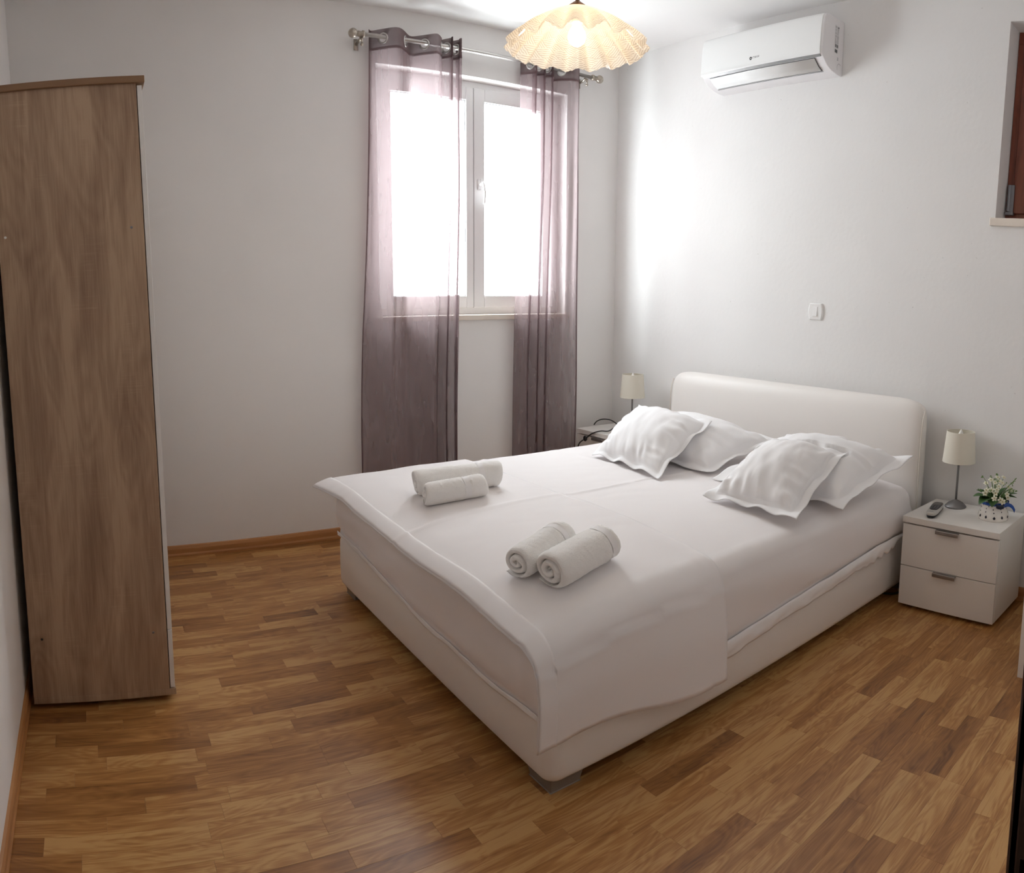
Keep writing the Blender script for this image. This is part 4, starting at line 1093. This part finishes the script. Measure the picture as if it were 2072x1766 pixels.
pbox(-.086, .086, .044, .050, .002, .012).obj('back_shell', 'phone_black', ph, smooth=False)
pbox(-.085, .085, .046, .052, .008, .024).obj('front_shell', 'phone', ph, smooth=False)
pbox(-.040, .078, .038, .044, .0235, .0252).obj('face', 'phone_black', ph)
MB().box(.030, .068, -.015, .015, .0250, .0256).obj('display', 'screen', ph, bevel=.001)
for r in range(5):
    for c_ in range(3):
        MB().box(-.032+r*.0115, -.024+r*.0115, -.0155+c_*.0112, -.0068+c_*.0112, .0250, .0262).obj('key', 'key', ph, bevel=.0008)
MB().box(-.066, -.063, -.008, .008, .0238, .0243).obj('maker_mark', 'print_light', ph)

# ------------------------------------------------------------------ flower pot
fp_ = thing('flower_pot', 'white ceramic pot of cream flowers with black spots and blue ribbon', 'plant', (-.190, -2.870, NH)); fp_.scale = (1.28,)*3
def pot_r(a, z):
    # waisted pot with soft lobes at the shoulder
    t = z/.078
    r = .050+.006*math.cos((t-.12)*5.2)+.006*sstep(.55, .85, t)
    r -= .014*sstep(.84, 1.0, t)
    return r*(1+.05*math.sin(4*a+.6)*math.sin(PI*min(1, t))**1.0)
def potfn(u, v):
    z = .078*v; a = 2*PI*u; r = pot_r(a, z); return (r*math.cos(a), r*math.sin(a), z)
pot = MB().grid(potfn, 64, 20)
pot.v += [(0, 0, 0)]; c0 = len(pot.v)-1
pot.f += [(c0, i+1, i) for i in range(64)]
po = pot.obj('pot', 'ceramic', fp_, smooth=True)
rp = random.Random(8)
def mark(a, z, sa, szd, kind_):
    b = MB(); n_ = 8; vs = []
    for i in range(n_):
        t = 2*PI*i/n_; du = math.cos(t); dv = math.sin(t)
        if kind_ == 'drop': du *= (1-0.75*max(0, dv))
        else:
            m_ = max(abs(du), abs(dv)); du /= m_; dv /= m_
        aa = a+du*sa/.052; z_ = z+dv*szd; r = pot_r(aa, z_)+.0006; vs.append((r*math.cos(aa), r*math.sin(aa), z_))
    b.add(vs, [tuple(range(n_))]); return b
for i in range(11):
    mark(2*PI*i/11+.1, .016+.001*(i % 2), .0048, .0062, 'drop').obj('painted_spot', 'black_paint', po)
for row, (z, n_) in enumerate(((.034, 9), (.045, 10), (.056, 10))):
    for i in range(n_):
        mark(2*PI*(i+.5*(row % 2))/n_+rp.uniform(-.1, .1), z+rp.uniform(-.003, .003), .0021, .0021, 'sq').obj('painted_spot', 'black_paint', po)
MB().lathe([(.001, .072), (.044, .071), (.046, .066)], 24, cap=False).obj('moss', 'soil', fp_, smooth=True)
rb = MB(); rb.grid(lambda u, v: ((pot_r(2*PI*u, .066)+.0015)*math.cos(2*PI*u), (pot_r(2*PI*u, .066)+.0015)*math.sin(2*PI*u), .061+.011*v), 48, 2)
rib = rb.obj('ribbon', 'ribbon', fp_, smooth=True, solid=.0008)
def strip(pts, wv, mat, name='ribbon_tail'):
    pts = smoothpts(pts, 5); wv = Vector(wv); b = MB(); n_ = len(pts)-1
    b.grid(lambda u, v: pts[round(u*n_)]+wv*(v-.5), n_, 2); return b.obj(name, mat, rib, smooth=True, solid=.0008)
rd = Vector((-.79, -.61, 0))       # towards the room
sd = Vector((.61, -.79, 0))        # to the right as seen from the door
kp = rd*.056+Vector((0, 0, .064))
strip([kp+sd*.02, kp+sd*.042-rd*.012, kp+sd*.058-rd*.016+Vector((0, 0, -.010)), kp+sd*.068-rd*.016+Vector((0, 0, -.026))], (.002, -.002, .013), 'ribbon')
strip([kp-sd*.012, kp+rd*.004+Vector((0, 0, -.004)), kp+sd*.018+Vector((0, 0, -.003))], (0, 0, .016), 'ribbon_dark', 'ribbon_knot')
rf = random.Random(21)
def leaf(base, tip, wd_, droop):
    base = Vector(base); tip = Vector(tip); d = tip-base; L = d.length
    side = d.cross(Vector((0, 0, 1))).normalized(); up = side.cross(d).normalized()
    def fn(u, v):
        w_ = wd_*(math.sin(PI*min(1, u*.97+.02))**.8)*(1-.25*u)
        p = base+d*u+side*(v-.5)*2*w_; return p+up*(.25*abs(v-.5)*w_*2+droop*math.sin(PI*u)*.5)-Vector((0, 0, 1))*droop*u*u
    return MB().grid(fn, 10, 4).obj('leaf', 'leaf', fp_, smooth=True, solid=.0008)
for (s_, r_, z_, w_, dr) in ((-.090, .02, .105, .018, .012), (-.075, .045, .088, .020, .02), (-.03, .062, .082, .019, .02), (.085, .005, .108, .014, .010), (.075, .03, .100, .014, .012), (.03, .05, .09, .015, .015), (-.06, -.045, .11, .016, .01), (.03, -.06, .11, .016, .01), (-.02, .03, .125, .013, .01), (.04, .0, .13, .012, .01)):
    leaf(rd*r_*.25+sd*s_*.2+Vector((0, 0, .072)), rd*r_+sd*s_+Vector((0, 0, z_)), w_*1.6, dr)
def flower(p, nrm, r):
    p = Vector(p); nrm = Vector(nrm).normalized(); a = nrm.orthogonal().normalized(); c_ = nrm.cross(a)
    b = MB()
    for i in range(5):
        t = 2*PI*i/5; d = a*math.cos(t)+c_*math.sin(t); s_ = nrm.cross(d)
        vs = [p, p+d*r*.45+s_*r*.36+nrm*r*.18, p+d*r*.95+s_*r*.30+nrm*r*.16, p+d*r*1.05+nrm*r*.12, p+d*r*.95-s_*r*.30+nrm*r*.16, p+d*r*.45-s_*r*.36+nrm*r*.18]
        b.add(vs, [(0, 1, 2, 3), (0, 3, 4, 5)])
    o = b.obj('blossom', 'petal', fp_, smooth=True, solid=.0006)
    MB().ball(p+nrm*r*.15, r*.18, 8, 6).obj('flower_eye', 'flower_eye', o, smooth=True)
spots = [(-.045, .03, .118), (-.048, .028, .106), (-.030, .042, .122), (-.015, .045, .110), (-.012, .05, .124), (.004, .052, .086), (.012, .055, .080), (-.022, .058, .094), (.030, .045, .105), (.034, .046, .093), (-.01, .02, .145), (.006, .02, .150), (.018, .015, .143), (.028, .0, .160), (-.02, .0, .150), (.045, .01, .125), (-.035, -.01, .135), (.0, .035, .134), (.052, .02, .118), (.012, -.02, .155)]
for (s_, r_, z_) in spots:
    p = sd*s_+rd*r_+Vector((0, 0, z_)); c_ = sd*s_*.15+rd*r_*.15+Vector((0, 0, .07))
    MB().tube(smoothpts([c_, c_.lerp(p, .5)+Vector((0, 0, .008)), p], 4), .0011, 5).obj('stem', 'stem', fp_, smooth=True)
    flower(p, (p-c_)+rd*.05, rf.uniform(.0095, .012))
for i in range(16):
    a = rf.uniform(0, 2*PI); p = Vector((math.cos(a)*rf.uniform(.03, .075), math.sin(a)*rf.uniform(.03, .075), rf.uniform(.115, .168))); c_ = Vector((p.x*.2, p.y*.2, .07))
    b = MB(); b.tube(smoothpts([c_, c_.lerp(p, .55)+Vector((0, 0, .010)), p], 4), .0010, 5)
    for q in range(4): b.ball(p+Vector((rf.uniform(-.006, .006), rf.uniform(-.006, .006), rf.uniform(-.008, .004))), rf.uniform(.0018, .003), 6, 4)
    b.obj('bud_sprig', 'stem', fp_, smooth=True)

# ------------------------------------------------------------------ white cabinet beside the doorway
cb_ = thing('cabinet', 'white cabinet against the doorway wall, only its side showing', 'cabinet', (-.39, -3.47, 0))
def cl(o): o.location = (.39, 3.47, 0); return o
cl(MB().box(-.768, -.750, -D+.02, -3.214, 0, .80).obj('side_panel', 'white_lam', cb_, bevel=.001))
cl(MB().box(-.030, -.012, -D+.02, -3.214, 0, .80).obj('side_panel', 'white_lam', cb_, bevel=.001))
cl(MB().box(-.772, -.010, -D+.02, -3.206, .80, .822).obj('top_board', 'white_lam', cb_, bevel=.001))
cl(MB().box(-.750, -.030, -D+.02, -D+.026, .05, .80).obj('back_panel', 'white_lam', cb_))
cl(MB().box(-.750, -.030, -D+.03, -3.24, .05, .068).obj('bottom_board', 'white_lam', cb_))
for (xa, xb) in ((-.749, -.392), (-.388, -.031)):
    d_ = cl(MB().box(xa, xb, -3.232, -3.216, .055, .796).obj('door', 'white_lam', cb_, bevel=.001))
    xx = xb-.04 if xa < -.5 else xa+.04
    MB().tube([(xx, -3.216, .62), (xx, -3.19, .62), (xx, -3.19, .74), (xx, -3.216, .74)], .004).obj('handle', 'handle_grey', d_, smooth=True)

# ------------------------------------------------------------------ cable under the bed
cab = MB().tube(smoothpts([(-.05, -2.47, .006), (-.16, -2.455, .006), (-.27, -2.43, .006), (-.31, -2.38, .006), (-.30, -2.28, .006), (-.24, -2.20, .006), (-.06, -2.18, .006)]), .0055, 8).obj('floor_cable', 'black', None, smooth=True)
tag(cab, 'thin black cable on the floor under the head of the bed', 'cable')
